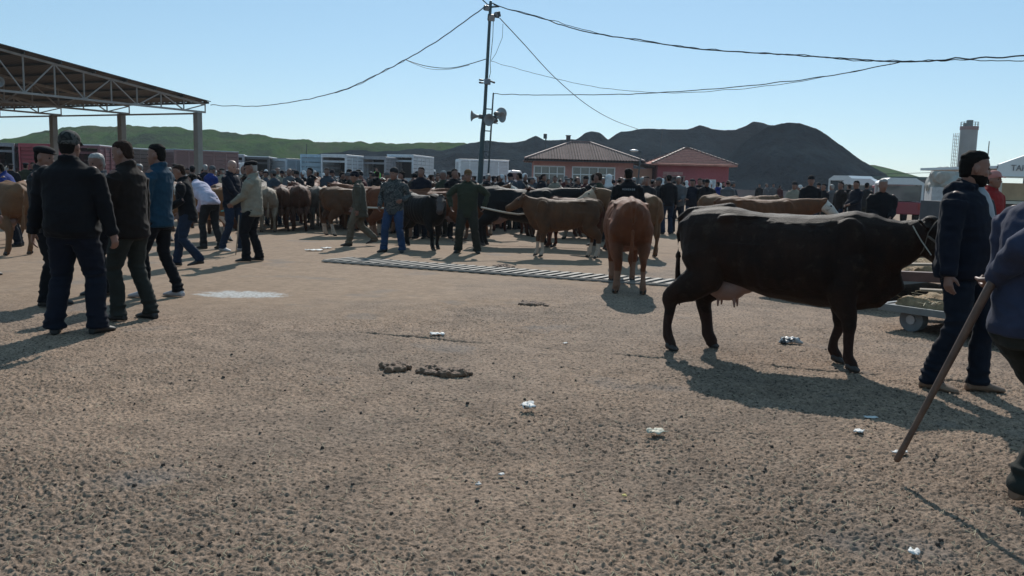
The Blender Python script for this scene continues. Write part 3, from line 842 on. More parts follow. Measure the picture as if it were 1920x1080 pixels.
# ================================================================== VEHICLES
TYRE = plain('tyre', (0.02, 0.02, 0.02), .85); RIM = plain('rim', (0.35, 0.35, 0.36), .4, metallic=.4)
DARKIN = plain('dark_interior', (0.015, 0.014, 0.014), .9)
def wheel(root, x, y, r=.45, w=.26):
    mb = MB(); mb.tube([(x, y - w / 2, r), (x, y + w / 2, r)], [r, r], 20, hint=(0, 0, 1), caps=False)
    o = mb.build('wheel', TYRE, root)
    mb = MB(); s = -1 if y < 0 else 1
    mb.tube([(x, y + s * (w / 2 - .03), r), (x, y + s * (w / 2 + .015), r)], [r * .55, r * .5], 16, caps=False); mb.build('rim', RIM, o)
def slats(mb, x0, x1, y, z0, z1, n, gap, th=.05):
    h = (z1 - z0) / n
    for i in range(n): mb.box(((x0 + x1) / 2, y, z0 + h * (i + .5)), (x1 - x0, th, h * (1 - gap)))
def stock_truck(pos, rz, body, roof, cab, label, L=5.6, W=2.3, H=3.35, open_rear=True, nsl=7, cabshape=True, people=False):
    """local +X forward; rear at x=0"""
    r = empty('livestock_truck', pos, rz, label, 'truck', 'livestock trucks parked behind the crowd')
    bm = plain('truck_' + body[0], body[1], .5, .15, 1.5)
    zf = 1.0
    f = MB(); f.box((L / 2, 0, zf - .09), (L, W, .18)); f.box(((L + 1.4) / 2, 0, .72), (L + 1.3, .8, .22)); f.build('chassis', STEEL_D, r)
    for s in (-1, 1):
        mb = MB(); slats(mb, .06, L - .06, s * (W / 2 - .04), zf, H - .12, nsl, .09)
        mb.build('side_panel', bm, r)
        mb = MB()
        n = 5
        for i in range(n + 1): mb.box((.05 + (L - .1) * i / n, s * (W / 2 + .005), (zf + H) / 2), (.08, .07, H - zf))
        mb.box((L / 2, s * (W / 2 + .005), H - .05), (L - .1, .075, .09))
        mb.build('side_posts', plain('post_' + body[0], [min(1, c * 1.3 + .03) for c in body[1]], .5), r)
    mb = MB(); mb.box((L - .05, 0, (zf + H) / 2), (.06, W - .12, H - zf - .1)); mb.build('front_panel', bm, r)
    mb = MB(); mb.box((L / 2, 0, H + .03), (L + .1, W + .1, .09)); mb.build('roof', plain('roof_' + roof[0], roof[1], .45, .08, 1), r, bevel=.03)
    mb = MB()
    for s in (-1, 1): mb.box((-.03, s * (W / 2 - .05), (zf + H) / 2), (.1, .12, H - zf))
    mb.box((-.03, 0, H - .1), (.1, W - .2, .2)); mb.build('rear_frame', plain('post_' + body[0], [min(1, c * 1.3 + .03) for c in body[1]], .5), r)
    if open_rear:
        mb = MB(); mb.box((-.02, 0, zf + .28), (.07, W - .26, .5)); mb.build('tailgate', bm, r); mb = MB(); mb.box((-.02, 0, H - .55), (.05, W - .26, .18)); mb.build('rear_rail', bm, r)
        mb = MB(); mb.box((L * .6, 0, (zf + H) / 2), (.05, W - .2, H - zf - .3)); mb.build('interior_shade', DARKIN, r)  # near-black panel added across the body, paints the shade inside the open rear
    else:
        mb = MB()
        slats(mb, 0, 0.05, 0, zf, H - .2, nsl, .15, W - .26); mb.build('tailgate', bm, r)
    cm = plain('cab_' + cab[0], cab[1], .3, .06, 1)
    mb = MB(); x0 = L + .12; w = W / 2 - .08
    prof = [(x0, .62), (x0, 2.35), (x0 + .25, 2.5), (x0 + 1.1, 2.45), (x0 + 1.55, 1.75), (x0 + 1.9, 1.55), (x0 + 1.95, .62)]
    mb.ring_tube([[Vector((x, -w, z)) for x, z in prof], [Vector((x, w, z)) for x, z in prof]])
    c = mb.build('cab', cm, r, bevel=.06)
    for s in (-1, 1):
        mb = MB(); y = s * (w + .006)
        q = [(x0 + .25, 1.62), (x0 + .25, 2.25), (x0 + .98, 2.25), (x0 + 1.32, 1.62)]
        a_ = [Vector((x, y - .01, z)) for x, z in q]; b_ = [Vector((x, y + .01, z)) for x, z in q]
        mb.ring_tube([a_, b_]); mb.build('window', GLASS, c)
    mb = MB(); a_ = Vector((x0 + 1.13, 0, 2.38)); b2 = Vector((x0 + 1.54, 0, 1.8))
    mb.bar(a_ + Vector((.04, 0, .02)), b2 + Vector((.04, 0, .02)), W - .4, .04, hint=(0, 0, 1)); mb.build('windscreen', GLASS, c)
    for s in (-1, 1):
        wheel(r, 1.2, s * (W / 2 - .15)); wheel(r, L + 1.0, s * (W / 2 - .15))
        mb = MB(); mb.box((-.06, s * (W / 2 - .2), .85), (.05, .22, .12)); mb.build('tail_light', plain('tail_red', (0.35, 0.02, 0.02), .3), r)
    return r
def at_pix(px, d):
    return GD(px, d)
GREY = ('grey', (0.24, 0.24, 0.26)); LGREY = ('light_grey', (0.48, 0.50, 0.53)); BLUE = ('pale_blue', (0.30, 0.42, 0.50)); DK = ('dark', (0.05, 0.05, 0.055))
REDB = ('red', (0.30, 0.03, 0.045)); MAR = ('maroon', (0.13, 0.035, 0.045)); WH = ('white', (0.68, 0.69, 0.70)); BR = ('brown', (0.16, 0.10, 0.08))
trucks = [
 # px of rear centre, d, heading deg, body, roof, cab, label, kwargs
 (-5, 66, 115, GREY, GREY, WH, 'grey livestock truck at the far left edge of the truck row', {}),
 (30, 67, 112, MAR, DK, WH, 'dark maroon livestock truck next to the red one at far left', {}),
 (66, 66, 92, REDB, REDB, WH, 'bright red slatted livestock truck behind the blue jacketed man', dict(open_rear=False)),
 (158, 65, 95, MAR, WH, WH, 'maroon livestock truck with white roof behind the man in the cap', dict(open_rear=True)),
 (205, 70, 75, BR, WH, WH, 'brown livestock truck with white roof behind the grey haired man', {}),
 (318, 72, 45, ('pinkish', (0.20, 0.10, 0.095)), ('blue_grey', (0.22, 0.29, 0.33)), WH, 'pinkish livestock truck with blue grey roof left of the shed column', dict(open_rear=False)),
 (395, 76, 106, GREY, DK, WH, 'dark open backed livestock truck just right of the shed column', dict(H=3.1)),
 (432, 78, 104, GREY, WH, WH, 'grey livestock truck with pale rear posts behind the bald man', dict(H=3.2)),
 (480, 80, 98, DK, WH, WH, 'dark livestock truck behind the man in the beige jacket', dict(H=3.1)),
 (520, 82, 62, LGREY, GREY, WH, 'closed pale grey livestock truck left of the pale blue one', dict(open_rear=False, H=3.0, L=6.5)),
 (588, 78, 97, BLUE, BLUE, WH, 'pale blue slatted livestock truck left of centre', dict(open_rear=False, nsl=5)),
 (626, 76, 80, LGREY, WH, WH, 'grey slatted livestock truck with open dark rear beside the pale blue one', dict(L=7)),
 (700, 80, 84, GREY, GREY, WH, 'dark grey livestock truck with a green shirted man at its rear', dict(L=6)),
 (750, 84, 80, LGREY, WH, WH, 'tall box truck with dark open rear and pale slatted side', dict(L=7.5, H=3.7, W=2.6)),
]
for px, d, hd, b1, b2, b3, lab, kw in trucks:
    stock_truck(at_pix(px, d), R(hd), b1, b2, b3, lab, **kw)
# white truck side on, facing right
stock_truck(at_pix(858, 82), R(12), WH, WH, WH, 'white livestock truck seen side on facing right behind the tall pole', L=4.7, H=3.35, open_rear=False, nsl=8)
def camper_top():
    pass
# right side vehicles
def pickup(pos, rz, col, label, cap=True, sc=1.0):
    r = empty('pickup_truck', pos, rz, label, 'pickup truck', 'vehicles parked on the right')
    r.scale = (sc, sc, sc)
    cm = plain('pickup_' + col[0], col[1], .35, .08, 1)
    W = 1.75
    mb = MB(); prof = [(0, .45), (0, 1.0), (2.1, 1.0), (2.1, .45)]
    w = W / 2
    mb.ring_tube([[Vector((x, -w, z)) for x, z in prof], [Vector((x, w, z)) for x, z in prof]]); mb.build('cargo_bed', cm, r, bevel=.04)
    mb = MB(); prof = [(2.15, .4), (2.15, 1.75), (3.1, 1.72), (3.75, 1.1), (4.7, .98), (4.78, .4)]
    mb.ring_tube([[Vector((x, -w + .02, z)) for x, z in prof], [Vector((x, w - .02, z)) for x, z in prof]]); c = mb.build('cab', cm, r, bevel=.06)
    for s in (-1, 1):
        y = s * (w - .012)
        q = [(2.35, 1.12), (2.35, 1.6), (3.0, 1.6), (3.5, 1.12)]
        mb = MB(); mb.ring_tube([[Vector((x, y - .01, z)) for x, z in q], [Vector((x, y + .01, z)) for x, z in q]]); mb.build('window', GLASS, c)
        wheel(r, .8, s * (w - .1), .34, .22); wheel(r, 3.9, s * (w - .1), .34, .22)
        mb = MB(); mb.box((-.01, s * (w - .14), .8), (.04, .14, .26)); mb.build('tail_light', plain('tail_red', (0.35, 0.02, 0.02), .3), r)
    if cap:
        mb = MB(); prof = [(-w + .02, 1.0), (-w + .02, 1.75), (-w + .35, 1.98), (w - .35, 1.98), (w - .02, 1.75), (w - .02, 1.0)]
        # frame posts + roof
        for x in (.04, 1.02, 2.02):
            for s in (-1, 1): mb.box((x, s * (w - .05), 1.38), (.09, .08, .76))
        mb.ring_tube([[Vector((0, y, z)) for y, z in [(-w, 1.76), (-w, 1.84), (-w + .35, 2.05), (w - .35, 2.05), (w, 1.84), (w, 1.76)]], [Vector((2.1, y, z)) for y, z in [(-w, 1.76), (-w, 1.84), (-w + .35, 2.05), (w - .35, 2.05), (w, 1.84), (w, 1.76)]]])
        mb.build('canopy', WHITE, r)
        mb = MB(); mb.box((1.05, 0, 1.38), (1.9, W - .2, .7)); mb.build('canopy_window', GLASS, r)
    return r
pickup(GD(1692, 38), R(75), REDB, 'red pickup with white canopy right of the leaning man in dark', True, 1.0)
pickup(GD(1610, 44), R(60), WH, 'white pickup partly hidden behind standing men right of centre', True)
pickup(GD(1575, 62), R(30), WH, 'distant white van-like pickup at the foot of the spoil heap', True, 1.2)
def tarp_load():
    # load covered in crumpled grey white canvas behind the bearded man
    p = GD(1782, 30)
    r = empty('covered_trailer', p, R(70), 'trailer load under crumpled grey white canvas left of the bearded man', 'trailer')
    mb = MB(); mb.box((1.2, 0, .75), (2.8, 1.15, .12)); mb.box((0, 0, 1.2), (.06, 1.15, .9)); mb.box((2.4, 0, 1.2), (.06, 1.15, .9))
    for s in (-1, 1): mb.box((1.2, s * .56, 1.2), (2.34, .05, .9))
    mb.build('bed', plain('trailer_white', (0.5, 0.5, 0.5), .5), r)
    for s in (-1, 1): wheel(r, 1.3, s * .68, .35, .2)
    mb = MB(); mb.ell((1.2, 0, 1.75), (1.35, .64, .50), 20); mb.ell((.5, .2, 2.0), (.6, .4, .36), 16); mb.ell((1.6, -.25, 2.05), (.5, .3, .3), 16)
    me = remesh(mb, 'canvas', .04, 2)
    def fn(c): 
        q = Vector((c[0], c[1], c[2]))
        return 0.07 * (1 - abs(mnoise.noise(q * 2.4)) * 3) + .03 * mnoise.noise(q * 7)
    wrinkle(me, fn); link('canvas', me, plain('canvas', (0.42, 0.40, 0.36), .85, .15, 4), r)
tarp_load()
def letters(parent, text, size, mat, M, loc, name='lettering'):
    cu = bpy.data.curves.new('t', 'FONT'); cu.body = text; cu.size = size; cu.extrude = .004; cu.align_x = 'LEFT'
    o = bpy.data.objects.new('t', cu); C.objects.link(o)
    dg = bpy.context.evaluated_depsgraph_get()
    me = bpy.data.meshes.new_from_object(o.evaluated_get(dg)); bpy.data.objects.remove(o); bpy.data.curves.remove(cu)
    me.materials.clear()
    q = link(name, me, mat, parent); q.rotation_euler = M; q.location = loc
    return q
def sign_truck():
    d = 15.5
    px0 = 1868
    p = GD(px0, d); k = 1600 / d
    X = lambda px: (px - px0) / k
    def Z(px, py): return CAM_H - (py - (338 + (px - 960) * .025)) / k
    r = empty('lettered_stall_truck', p, 0, 'pale truck body with peaked lettered headboard and wooden panel at the right edge', 'truck')
    W = X(1990); zt, zp = Z(1870, 308), Z(1935, 288)
    pts = [(0, Z(1870, 330)), (0, zt), (X(1890), Z(1890, 300)), (X(1925), zp), (X(1960), Z(1960, 300)), (W, zt), (W, Z(1870, 330))]
    mb = MB(); mb.ring_tube([[Vector((x, -.03, z)) for x, z in pts], [Vector((x, .05, z)) for x, z in pts]]); mb.build('headboard', plain('board_white', (0.85, 0.86, 0.84), .6, .05, 2), r)
    mb = MB(); mb.box((W / 2, 0, Z(1870, 331)), (W + .06, .12, .03)); mb.box((W / 2, 0, Z(1870, 378)), (W + .06, .12, .05)); mb.box((.03, 0, Z(1870, 380) / 2 + .3), (.07, .1, Z(1870, 330) - .3)); mb.box((W - .03, 0, Z(1870, 380) / 2 + .3), (.07, .1, Z(1870, 330) - .3)); mb.build('frame', plain('frame_cream', (0.6, 0.57, 0.48), .6), r)
    za, zb = Z(1870, 342), Z(1870, 374)
    mb = MB(); mb.box((W / 2, .04, (za + zb) / 2), (W - .1, .03, za - zb)); mb.build('wood_panel', plain('ply_panel', (0.45, 0.32, 0.19), .7, .2, 3), r)
    mb = MB(); mb.box((W / 2, .06, zb / 2 + .25), (W - .1, .04, zb - .5)); mb.build('lower_panel', plain('dark_panel', (0.06, 0.06, 0.065), .7), r)
    mb = MB(); mb.box((W / 2, 1.5, .65), (W, 3, .15)); mb.box((W / 2, 1.5, 1.0), (W - .1, 2.9, .6)); mb.build('bed', plain('dark_panel', (0.06, 0.06, 0.065), .7), r)
    mb = MB(); mb.box((W / 2, 1.5, zt - .05), (W, 2.96, .05)); mb.build('roof', plain('board_white', (0.52, 0.53, 0.52), .6), r)
    for y in (.7, 2.5):
        for x in (.12, W - .12):
            mb = MB(); mb.tube([(x - .1, y, .32), (x + .1, y, .32)], [.32, .32], 16, caps=False); mb.build('wheel', TYRE, r)
    letters(r, 'TAH', .15, plain('letter_grey', (0.26, 0.26, 0.26), .7), (math.pi / 2, 0, 0), (X(1889), -.04, Z(1905, 320)))
sign_truck()

# ---- low trailer with straw on the right
STRAW = plain('straw', (0.36, 0.24, 0.13), .9, .35, 14, .8, 60, bd=.03)
WOODP = plain('old_wood', (0.30, 0.22, 0.15), .8, .3, 6, .4, 50)
def low_trailer(o, ang, L, Wd, zt, seed, label):
    r = empty('flat_trailer', o, ang, label, 'trailer', 'low flat trailers')
    mb = MB(); mb.box((L / 2, Wd / 2, zt - .04), (L, Wd, .07)); mb.build('deck', plain('deck_grey', (0.20, 0.19, 0.18), .8), r, bevel=.01)
    mb = MB(); mb.box((L / 2, -.03, zt - .03), (L + .1, .05, .07)); mb.box((-.03, Wd / 2, zt - .03), (.05, Wd, .07)); mb.box((L + .03, Wd / 2, zt - .03), (.05, Wd, .07)); mb.build('edge_rail', plain('rail_grey', (0.19, 0.20, 0.195), .45, .15), r)
    for x, y in ((.28, .1), (L - .4, .1), (.28, Wd - .2), (L - .4, Wd - .2)):
        mb = MB(); mb.tube([(x, y - .06, .13), (x, y + .06, .13)], [.13, .13], 18, caps=False); mb.box((x, y, .24), (.05, .1, zt - .2)); w = mb.build('wheel', plain('grey_wheel', (0.16, 0.16, 0.16), .7), r)
        mb = MB(); mb.tube([(x, y - .075, .13), (x, y - .055, .13)], [.05, .05], 12, caps=False); mb.build('hub', RIM, w)
    rnd = random.Random(seed)
    nx, ny = 80, 110
    X, Y = np.meshgrid(np.linspace(.06, L - .05, nx), np.linspace(.05, Wd - .05, ny))
    X = X + (vnoise(X * 9, Y * 9, seed) - .5) * .05; Y = Y + (vnoise(X * 9, Y * 9, seed + 1) - .5) * .08
    Z = zt + .02 + .22 * np.clip(fbm(X * 2.4 + seed, Y * 2.4, 4, 3) - .25, 0, 1) + .03 * vnoise(X * 16, Y * 16, 5)
    Z[0, :] = zt; Z[-1, :] = zt; Z[:, 0] = zt; Z[:, -1] = zt
    s = link('straw_bedding', grid_mesh('straw_bedding', X, Y, Z), STRAW, r); tag(s, kind='stuff')
    mb = MB()
    for i in range(1300):
        x, y = rnd.uniform(.02, L - .05), rnd.uniform(-.03, Wd) ** 1.0 if False else rnd.uniform(0, Wd)
        a_ = rnd.uniform(0, 6.28); l = rnd.uniform(.05, .16); z = zt + .04 + rnd.uniform(0, .09)
        mb.bar((x, y, z), (x + l * math.cos(a_), y + l * math.sin(a_), z + rnd.uniform(-.03, .03)), .006, .004)
    s2 = mb.build('loose_straw', plain('straw_light', (0.50, 0.40, 0.25), .8), r); tag(s2, kind='stuff')
    return r
o1 = Vector((4.08, 9.24, 0)); o2 = Vector((3.48, 11.96, 0)); TA = math.atan2(-.8, .6)
low_trailer(o1, TA, 3.4, 4.6, .27, 4, 'low flat trailer strewn with straw, nearest the bearded man')
low_trailer(o2, TA, 1.7, 4.2, .36, 9, 'low straw covered platform behind the nearer flat trailer')
g = 'loose timber lying on the straw trailers'
def tim(name, p0, p1, w, h, mat, lab, cat='plank'):
    mb = MB(); mb.bar(Vector(p0), Vector(p1), w, h); q = mb.build(name, mat, bevel=.004); tag(q, lab, cat, g)
tim('wooden_beam', (4.72, 10.55, .45), (6.3, 10.05, .47), .13, .12, plain('dark_red_wood', (0.10, 0.045, 0.035), .7, .3, 8), 'thick dark reddish beam lying across the straw behind the bearded man', 'beam')
tim('plank', (4.35, 11.5, .50), (6.4, 11.15, .56), .18, .03, WOODP, 'wide pale plank behind the reddish beam')
tim('plank', (4.9, 12.6, .53), (6.9, 11.9, .60), .16, .03, WOODP, 'slanting pale plank at the back of the straw platform')
tim('plank', (4.5, 9.35, .42), (5.6, 8.9, .44), .14, .025, WOODP, 'short pale plank at the front of the nearer flat trailer')
mb = MB(); mb.box((5.0, 12.1, .58), (.6, .35, .16), Matrix.Rotation(.3, 3, 'Z')); t = mb.build('folded_tarp', plain('tarp_dark', (0.05, 0.05, 0.06), .6), bevel=.03); tag(t, 'dark folded tarpaulin bundle on the back straw platform', 'tarpaulin')

# ---- litter & dung
PAPER = plain('paper', (0.72, 0.70, 0.67), .7, .1, 20, .1)
def litter(px, py, w, l, h, rz, label, name='paper_scrap', mat=None, seed=1):
    g = G(px, py); rnd = random.Random(seed)
    mb = MB(); n = 5
    X, Y = np.meshgrid(np.linspace(-w / 2, w / 2, n + 2), np.linspace(-l / 2, l / 2, n + 2))
    Z = np.array([[h * (.3 + .7 * rnd.random()) for _ in range(n + 2)] for _ in range(n + 2)])
    X = X + np.array([[rnd.uniform(-1, 1) * w * .06 for _ in range(n + 2)] for _ in range(n + 2)])
    Y = Y + np.array([[rnd.uniform(-1, 1) * l * .06 for _ in range(n + 2)] for _ in range(n + 2)])
    me = grid_mesh(name, X, Y, Z + .012)
    o = link(name, me, mat or PAPER); o.location = g; o.rotation_euler = (0, 0, rz)
    m = o.modifiers.new('s', 'SOLIDIFY'); m.thickness = .004
    tag(o, label, 'litter', 'scraps of litter on the ground')
litter(990, 771, .085, .10, .05, .2, 'crumpled white cup in the middle foreground', seed=1)
litter(1230, 817, .11, .075, .03, .4, 'cream folded packet on the ground below the big dark cow', seed=2, mat=plain('paper_cream', (0.66, 0.60, 0.46), .7))
litter(820, 631, .13, .08, .03, .1, 'small white paper on the ground above the dung pats', seed=3)
litter(1610, 813, .07, .05, .015, 1.0, 'tiny white scrap in front of the shadow of the big cow', seed=4)
litter(1686, 853, .085, .04, .015, .2, 'flat white scrap left of the tip of the stick', seed=5)
litter(1633, 787, .08, .04, .012, .2, 'pale scrap in the shadow edge of the big cow', seed=6)
litter(1713, 1043, .045, .04, .02, .9, 'small white scrap near the bottom right of the photo', seed=7)
litter(590, 471, .35, .16, .03, .3, 'white scrap on the yard right of the man in the beige jacket', seed=8)
litter(612, 467, .22, .12, .03, .9, 'smaller white scrap just left of the walking khaki man', seed=9)
litter(1060, 647, .04, .03, .015, .3, 'tiny white crumb of litter in the middle of the yard', seed=10)
litter(897, 916, .03, .015, .02, .9, 'tiny white crumb in the centre foreground', seed=12)
litter(940, 895, .03, .02, .012, .9, 'tiny pale chip in the centre foreground right of the crumb', seed=13)
litter(1170, 935, .02, .02, .012, .3, 'tiny yellow scrap in the right foreground', seed=14, mat=plain('paper_yellow', (0.6, 0.5, 0.15), .7))
DUNG = plain('dung', (0.17, 0.095, 0.055), .8, .4, 18, .8, 60, bd=.02)
def dung(px, py, rx, ry, h, label, seed, mat=DUNG, pale=False):
    g = G(px, py); rnd = random.Random(seed); mb = MB()
    for i in range(16):
        a = rnd.uniform(0, 6.28); k = rnd.random() ** .6
        s = rnd.uniform(.25, .45)
        mb.ell((rx * k * math.cos(a), ry * k * math.sin(a), h * .3), (rx * s, ry * s, h * rnd.uniform(.5, 1.0)), 10)
    me = remesh(mb, 'dung_pile', max(.008, rx / 22), 2)
    wrinkle(me, lambda c: .018 * mnoise.noise(Vector(c) * 32 + Vector((seed, 0, 0))))
    o = link('dung_pile', me, mat); o.location = g; tag(o, label, 'dung', 'dung pats in the yard')
dung(738, 691, .12, .13, .040, 'small brown dung pat, left of the two in the foreground', 1)
dung(836, 700, .18, .13, .042, 'wide brown dung pat, right of the two in the foreground', 2)
dung(1002, 571, .17, .14, .03, 'flat dung pat in the yard left of the red cow seen from behind', 3)
dung(942, 502, .2, .2, .04, 'small dung pat just in front of the drain grate', 5)
dung(862, 452, .2, .2, .03, 'dung pat on the ground by the olive jacketed man', 6)
g = G(1482, 645)
mb = MB(); rnd = random.Random(8)
for i in range(9): mb.tube([(rnd.uniform(-.1, .1), rnd.uniform(-.05, .05), .02), (rnd.uniform(-.1, .1), rnd.uniform(-.05, .05), .05), (rnd.uniform(-.12, .12), rnd.uniform(-.06, .06), .02)], [.015, .022, .012], 8)
me = remesh(mb, 'crumpled_rag', .007, 1)
m, nt, b = new_mat('rag_mottled'); nt.links.new(ramp(nt, noise(nt, coord(nt), 16, 3), [(.45, (0.03, 0.028, 0.028)), (.52, (0.45, 0.43, 0.42))]), b.inputs['Base Color'])
o = link('crumpled_rag', me, m); o.location = g; tag(o, 'crumpled black and white rag on the ground under the big dark cow', 'rag')
# crumbs, grit and chaff scattered on the yard (uncountable)
def crumbs():
    rnd = random.Random(21); mb = MB(); mc = MB()
    for i in range(900):
        px = rnd.uniform(-60, 1980); py = 640 + 470 * rnd.random() ** .8
        g = G(px, py); s = rnd.choice((.003, .003, .004, .005, .009)) * rnd.uniform(.7, 1.3)
        M = Matrix.Rotation(rnd.uniform(0, 3), 3, 'Z')
        mb.box((g.x, g.y, s * .5), (s * 2, s * 1.4, s * 1.3), M, taper=.6)
    for i in range(1700):
        px = rnd.uniform(-60, 1980); py = 560 + 540 * rnd.random() ** .8
        g = G(px, py); a = rnd.uniform(0, 3.14); l = rnd.uniform(.01, .045)
        mc.bar((g.x, g.y, .010), (g.x + l * math.cos(a), g.y + l * math.sin(a), .018), .003, .002)
    o = mb.build('dung_crumbs', plain('crumb_dark', (0.055, 0.038, 0.028), .9)); tag(o, 'small dark crumbs scattered over the yard', 'crumbs', kind='stuff')
    o = mc.build('straw_chaff', plain('chaff', (0.42, 0.34, 0.22), .9)); tag(o, 'bits of straw chaff scattered over the yard', 'chaff', kind='stuff')
crumbs()

# ================================================================== CATTLE
def coat(name, base, dark=None, face=None, sock=None, patch=None, psc=1.6, pth=.55, top=None, dirt=True):
    """coat colours use the mesh attribute 'zone' (r head, g lower leg, b belly)"""
    m, nt, b = new_mat('coat_' + name)
    v = coord(nt)
    base = [c * .72 for c in base]; dark = [c * .72 for c in dark]
    c = ramp(nt, noise(nt, v, 3.2, 5, .65), [(.3, dark), (.65, base)])
    at = nt.nodes.new('ShaderNodeAttribute'); at.attribute_name = 'zone'
    sp = nt.nodes.new('ShaderNodeSeparateColor'); nt.links.new(at.outputs['Color'], sp.inputs[0])
    if patch:
        pm = ramp(nt, noise(nt, v, psc, 2, .5, .4), [(pth, 0.0), (pth + .02, 1.0)])
        c = mixc(nt, pm, c, patch)
    if face: c = mixc(nt, ramp(nt, sp.outputs[0], [(.45, 0.0), (.6, 1.0)]), c, face)
    if sock: c = mixc(nt, ramp(nt, sp.outputs[1], [(.4, 0.0), (.6, 1.0)]), c, sock)
    if dirt: c = mixc(nt, mixc(nt, 1.0, ramp(nt, noise(nt, v, 9, 4, .7), [(.56, 0.0), (.66, 1.0)]), .45, 'MULTIPLY'), c, (0.05, 0.038, 0.026))
    c = mixc(nt, 1.0, c, ramp(nt, noise(nt, coord(nt, 'Object', (30, 90, 90)), 3, 4, .7), [(.3, .75), (.7, 1.15)]), 'MULTIPLY')
    nt.links.new(c, b.inputs['Base Color'])
    b.inputs['Roughness'].default_value = .62
    b.inputs['Specular IOR Level'].default_value = .14
    b.inputs['Sheen Weight'].default_value = .03 if base[0] < .05 else .2; b.inputs['Sheen Roughness'].default_value = .35
    b.inputs['Sheen Tint'].default_value = (min(1, base[0] * 4 + .2), min(1, base[1] * 4 + .15), min(1, base[2] * 4 + .1), 1)
    bump(nt, b, noise(nt, coord(nt, 'Object', (1, 2.2, 2.2)), 42, 5, .75), .8, .014)
    return m
HORNM = plain('horn_keratin', (0.33, 0.28, 0.22), .4, .2); HOOFM = plain('hoof', (0.035, 0.028, 0.024), .6, .3, 12)
UDDERM = plain('udder_skin', (0.24, 0.135, 0.105), .6, .15, 10)
ROPEM = plain('rope', (0.45, 0.40, 0.33), .85, .2, 60)
_cow_cache = {}
def cow_meshes(key, neck=((0.98, 0, 1.12), (1.2, 0, 1.16), (1.38, 0, 1.2)), head_dir=(1, 0, -.75), head_side=0.0, hind=((-.72, .0), (-.62, .0)), fore=((.62, 0), (.68, 0)),
               fat=1.0, voxel=.02, young=0.0, horns=False, udder=True, ear_ang=0.1, chest=1.0, legthin=1.0, hscale=1.0):
    """hind: ((x,lift) left, right), fore likewise. young>0 thins body and neck, legs longer"""
    if key in _cow_cache: return _cow_cache[key]
    b = MB()
    y_ = young
    prof = [(-.965, 1.15, 1.00, .07), (-.93, 1.22, .90, .15), (-.84, 1.285, .74, .235), (-.68, 1.315, .66, .275), (-.5, 1.325, .645, .295), (-.3, 1.29, .595, .325),
            (-.08, 1.275, .545, .355), (.18, 1.275, .515, .36), (.42, 1.29, .505, .32), (.6, 1.315, .505, .265), (.74, 1.29, .54, .22), (.86, 1.22, .62, .165), (.93, 1.12, .72, .10)]
    rings = []
    seg = 26
    for x, zt, zb, hw in prof:
        zb = zb + y_ * .05; hw = hw * fat * (1 - y_ * .16)
        if chest != 1: zb = zb * (2 - chest) if x > .2 else zb
        zc = zb + (zt - zb) * .52; rt = zt - zc; rb = zc - zb
        rg = []
        for j in range(seg):
            a = 2 * math.pi * j / seg
            ca, sa = math.cos(a), math.sin(a)
            z = zc + (rt if sa > 0 else rb) * sa
            # narrow ridge on the back, broad belly
            w = hw * (abs(ca) ** (.95 if sa < 0 else .82)) * (1 if ca > 0 else -1)
            rg.append(Vector((x, w, z)))
        rings.append(rg)
    b.ring_tube(rings)
    hy = .19 * (1 - y_ * .15)
    # hook bones, pins, shoulder blades
    for s in (-1, 1):
        b.ell((-.47, s * .215 * (1 - y_ * .2), 1.215), (.10, .055, .05), 10)
        b.ell((-.91, s * .10, 1.12), (.07, .05, .075), 10)
        b.ell((.58, s * .19, 1.05), (.16, .085, .22), 12)
        b.ell((-.70, s * .16, .98), (.20, .115, .25), 12)
    b.tube([(-.5, 0, 1.315), (-.9, 0, 1.255), (-.985, 0, 1.19)], [.045, .045, .035], 10)
    b.tube([(-.95, 0, 1.22), (-1.0, 0, 1.05), (-.985, 0, .85)], [.035, .028, .022], 8)
    lt = legthin
    feet = []
    for (x, lift), s in zip(hind, (1, -1)):
        dx = x + .72
        hip = (-.70, s * .165, .92); st = (-.56 + dx * .3, s * hy, .72); hk = (-.83 + dx * .8, s * (hy - .02), .47 + lift * .6); fl = (-.79 + dx, s * (hy - .01), .135 + lift); hf = (-.745 + dx, s * hy, .05 + lift)
        b.tube([hip, st], [(.15, .21), (.11, .165)], 12, hint=(1, 0, 0))
        mid = (hk[0] * .45 + st[0] * .55 - .03, s * hy, .585)
        b.tube([st, mid, (hk[0] + .012, hk[1], hk[2] + .03)], [(.115, .17), (.09, .145), (.062, .098)], 12, hint=(1, 0, 0))
        b.tube([(hk[0] - .018, hk[1], hk[2] + .05), hk, (hk[0] + .01, hk[1], hk[2] - .1), (fl[0] - .01, fl[1], fl[2] + .1), fl, hf], [(.048, .065), (.058 * lt, .082 * lt), (.048 * lt, .062 * lt), (.045 * lt, .053 * lt), (.055, .060), (.054, .057)], 12, hint=(1, 0, 0))
        feet.append((hf, 0))
    for (x, lift), s in zip(fore, (1, -1)):
        dx = x - .62
        sh = (.62, s * .175, .92); el = (.53 + dx * .2, s * .185, .70); kn = (.60 + dx * .75 + lift * .3, s * .165, .385 + lift * .3); fl = (.59 + dx, s * .16, .12 + lift); hf = (.635 + dx, s * .16, .05 + lift)
        b.tube([sh, el], [(.11, .17), (.10, .14)], 12, hint=(1, 0, 0))
        b.tube([el, (kn[0] * .5 + el[0] * .5, s * .175, (kn[2] + el[2]) / 2), (kn[0], kn[1], kn[2] + .05)], [(.105, .145), (.085 * lt, .11 * lt), (.065 * lt, .075 * lt)], 12, hint=(1, 0, 0))
        b.tube([(kn[0], kn[1], kn[2] + .04), kn, (kn[0], kn[1], kn[2] - .07), (fl[0], fl[1], fl[2] + .08), fl, hf], [.066 * lt, .072 * lt, .055 * lt, .050 * lt, .057, .056], 12, hint=(1, 0, 0))
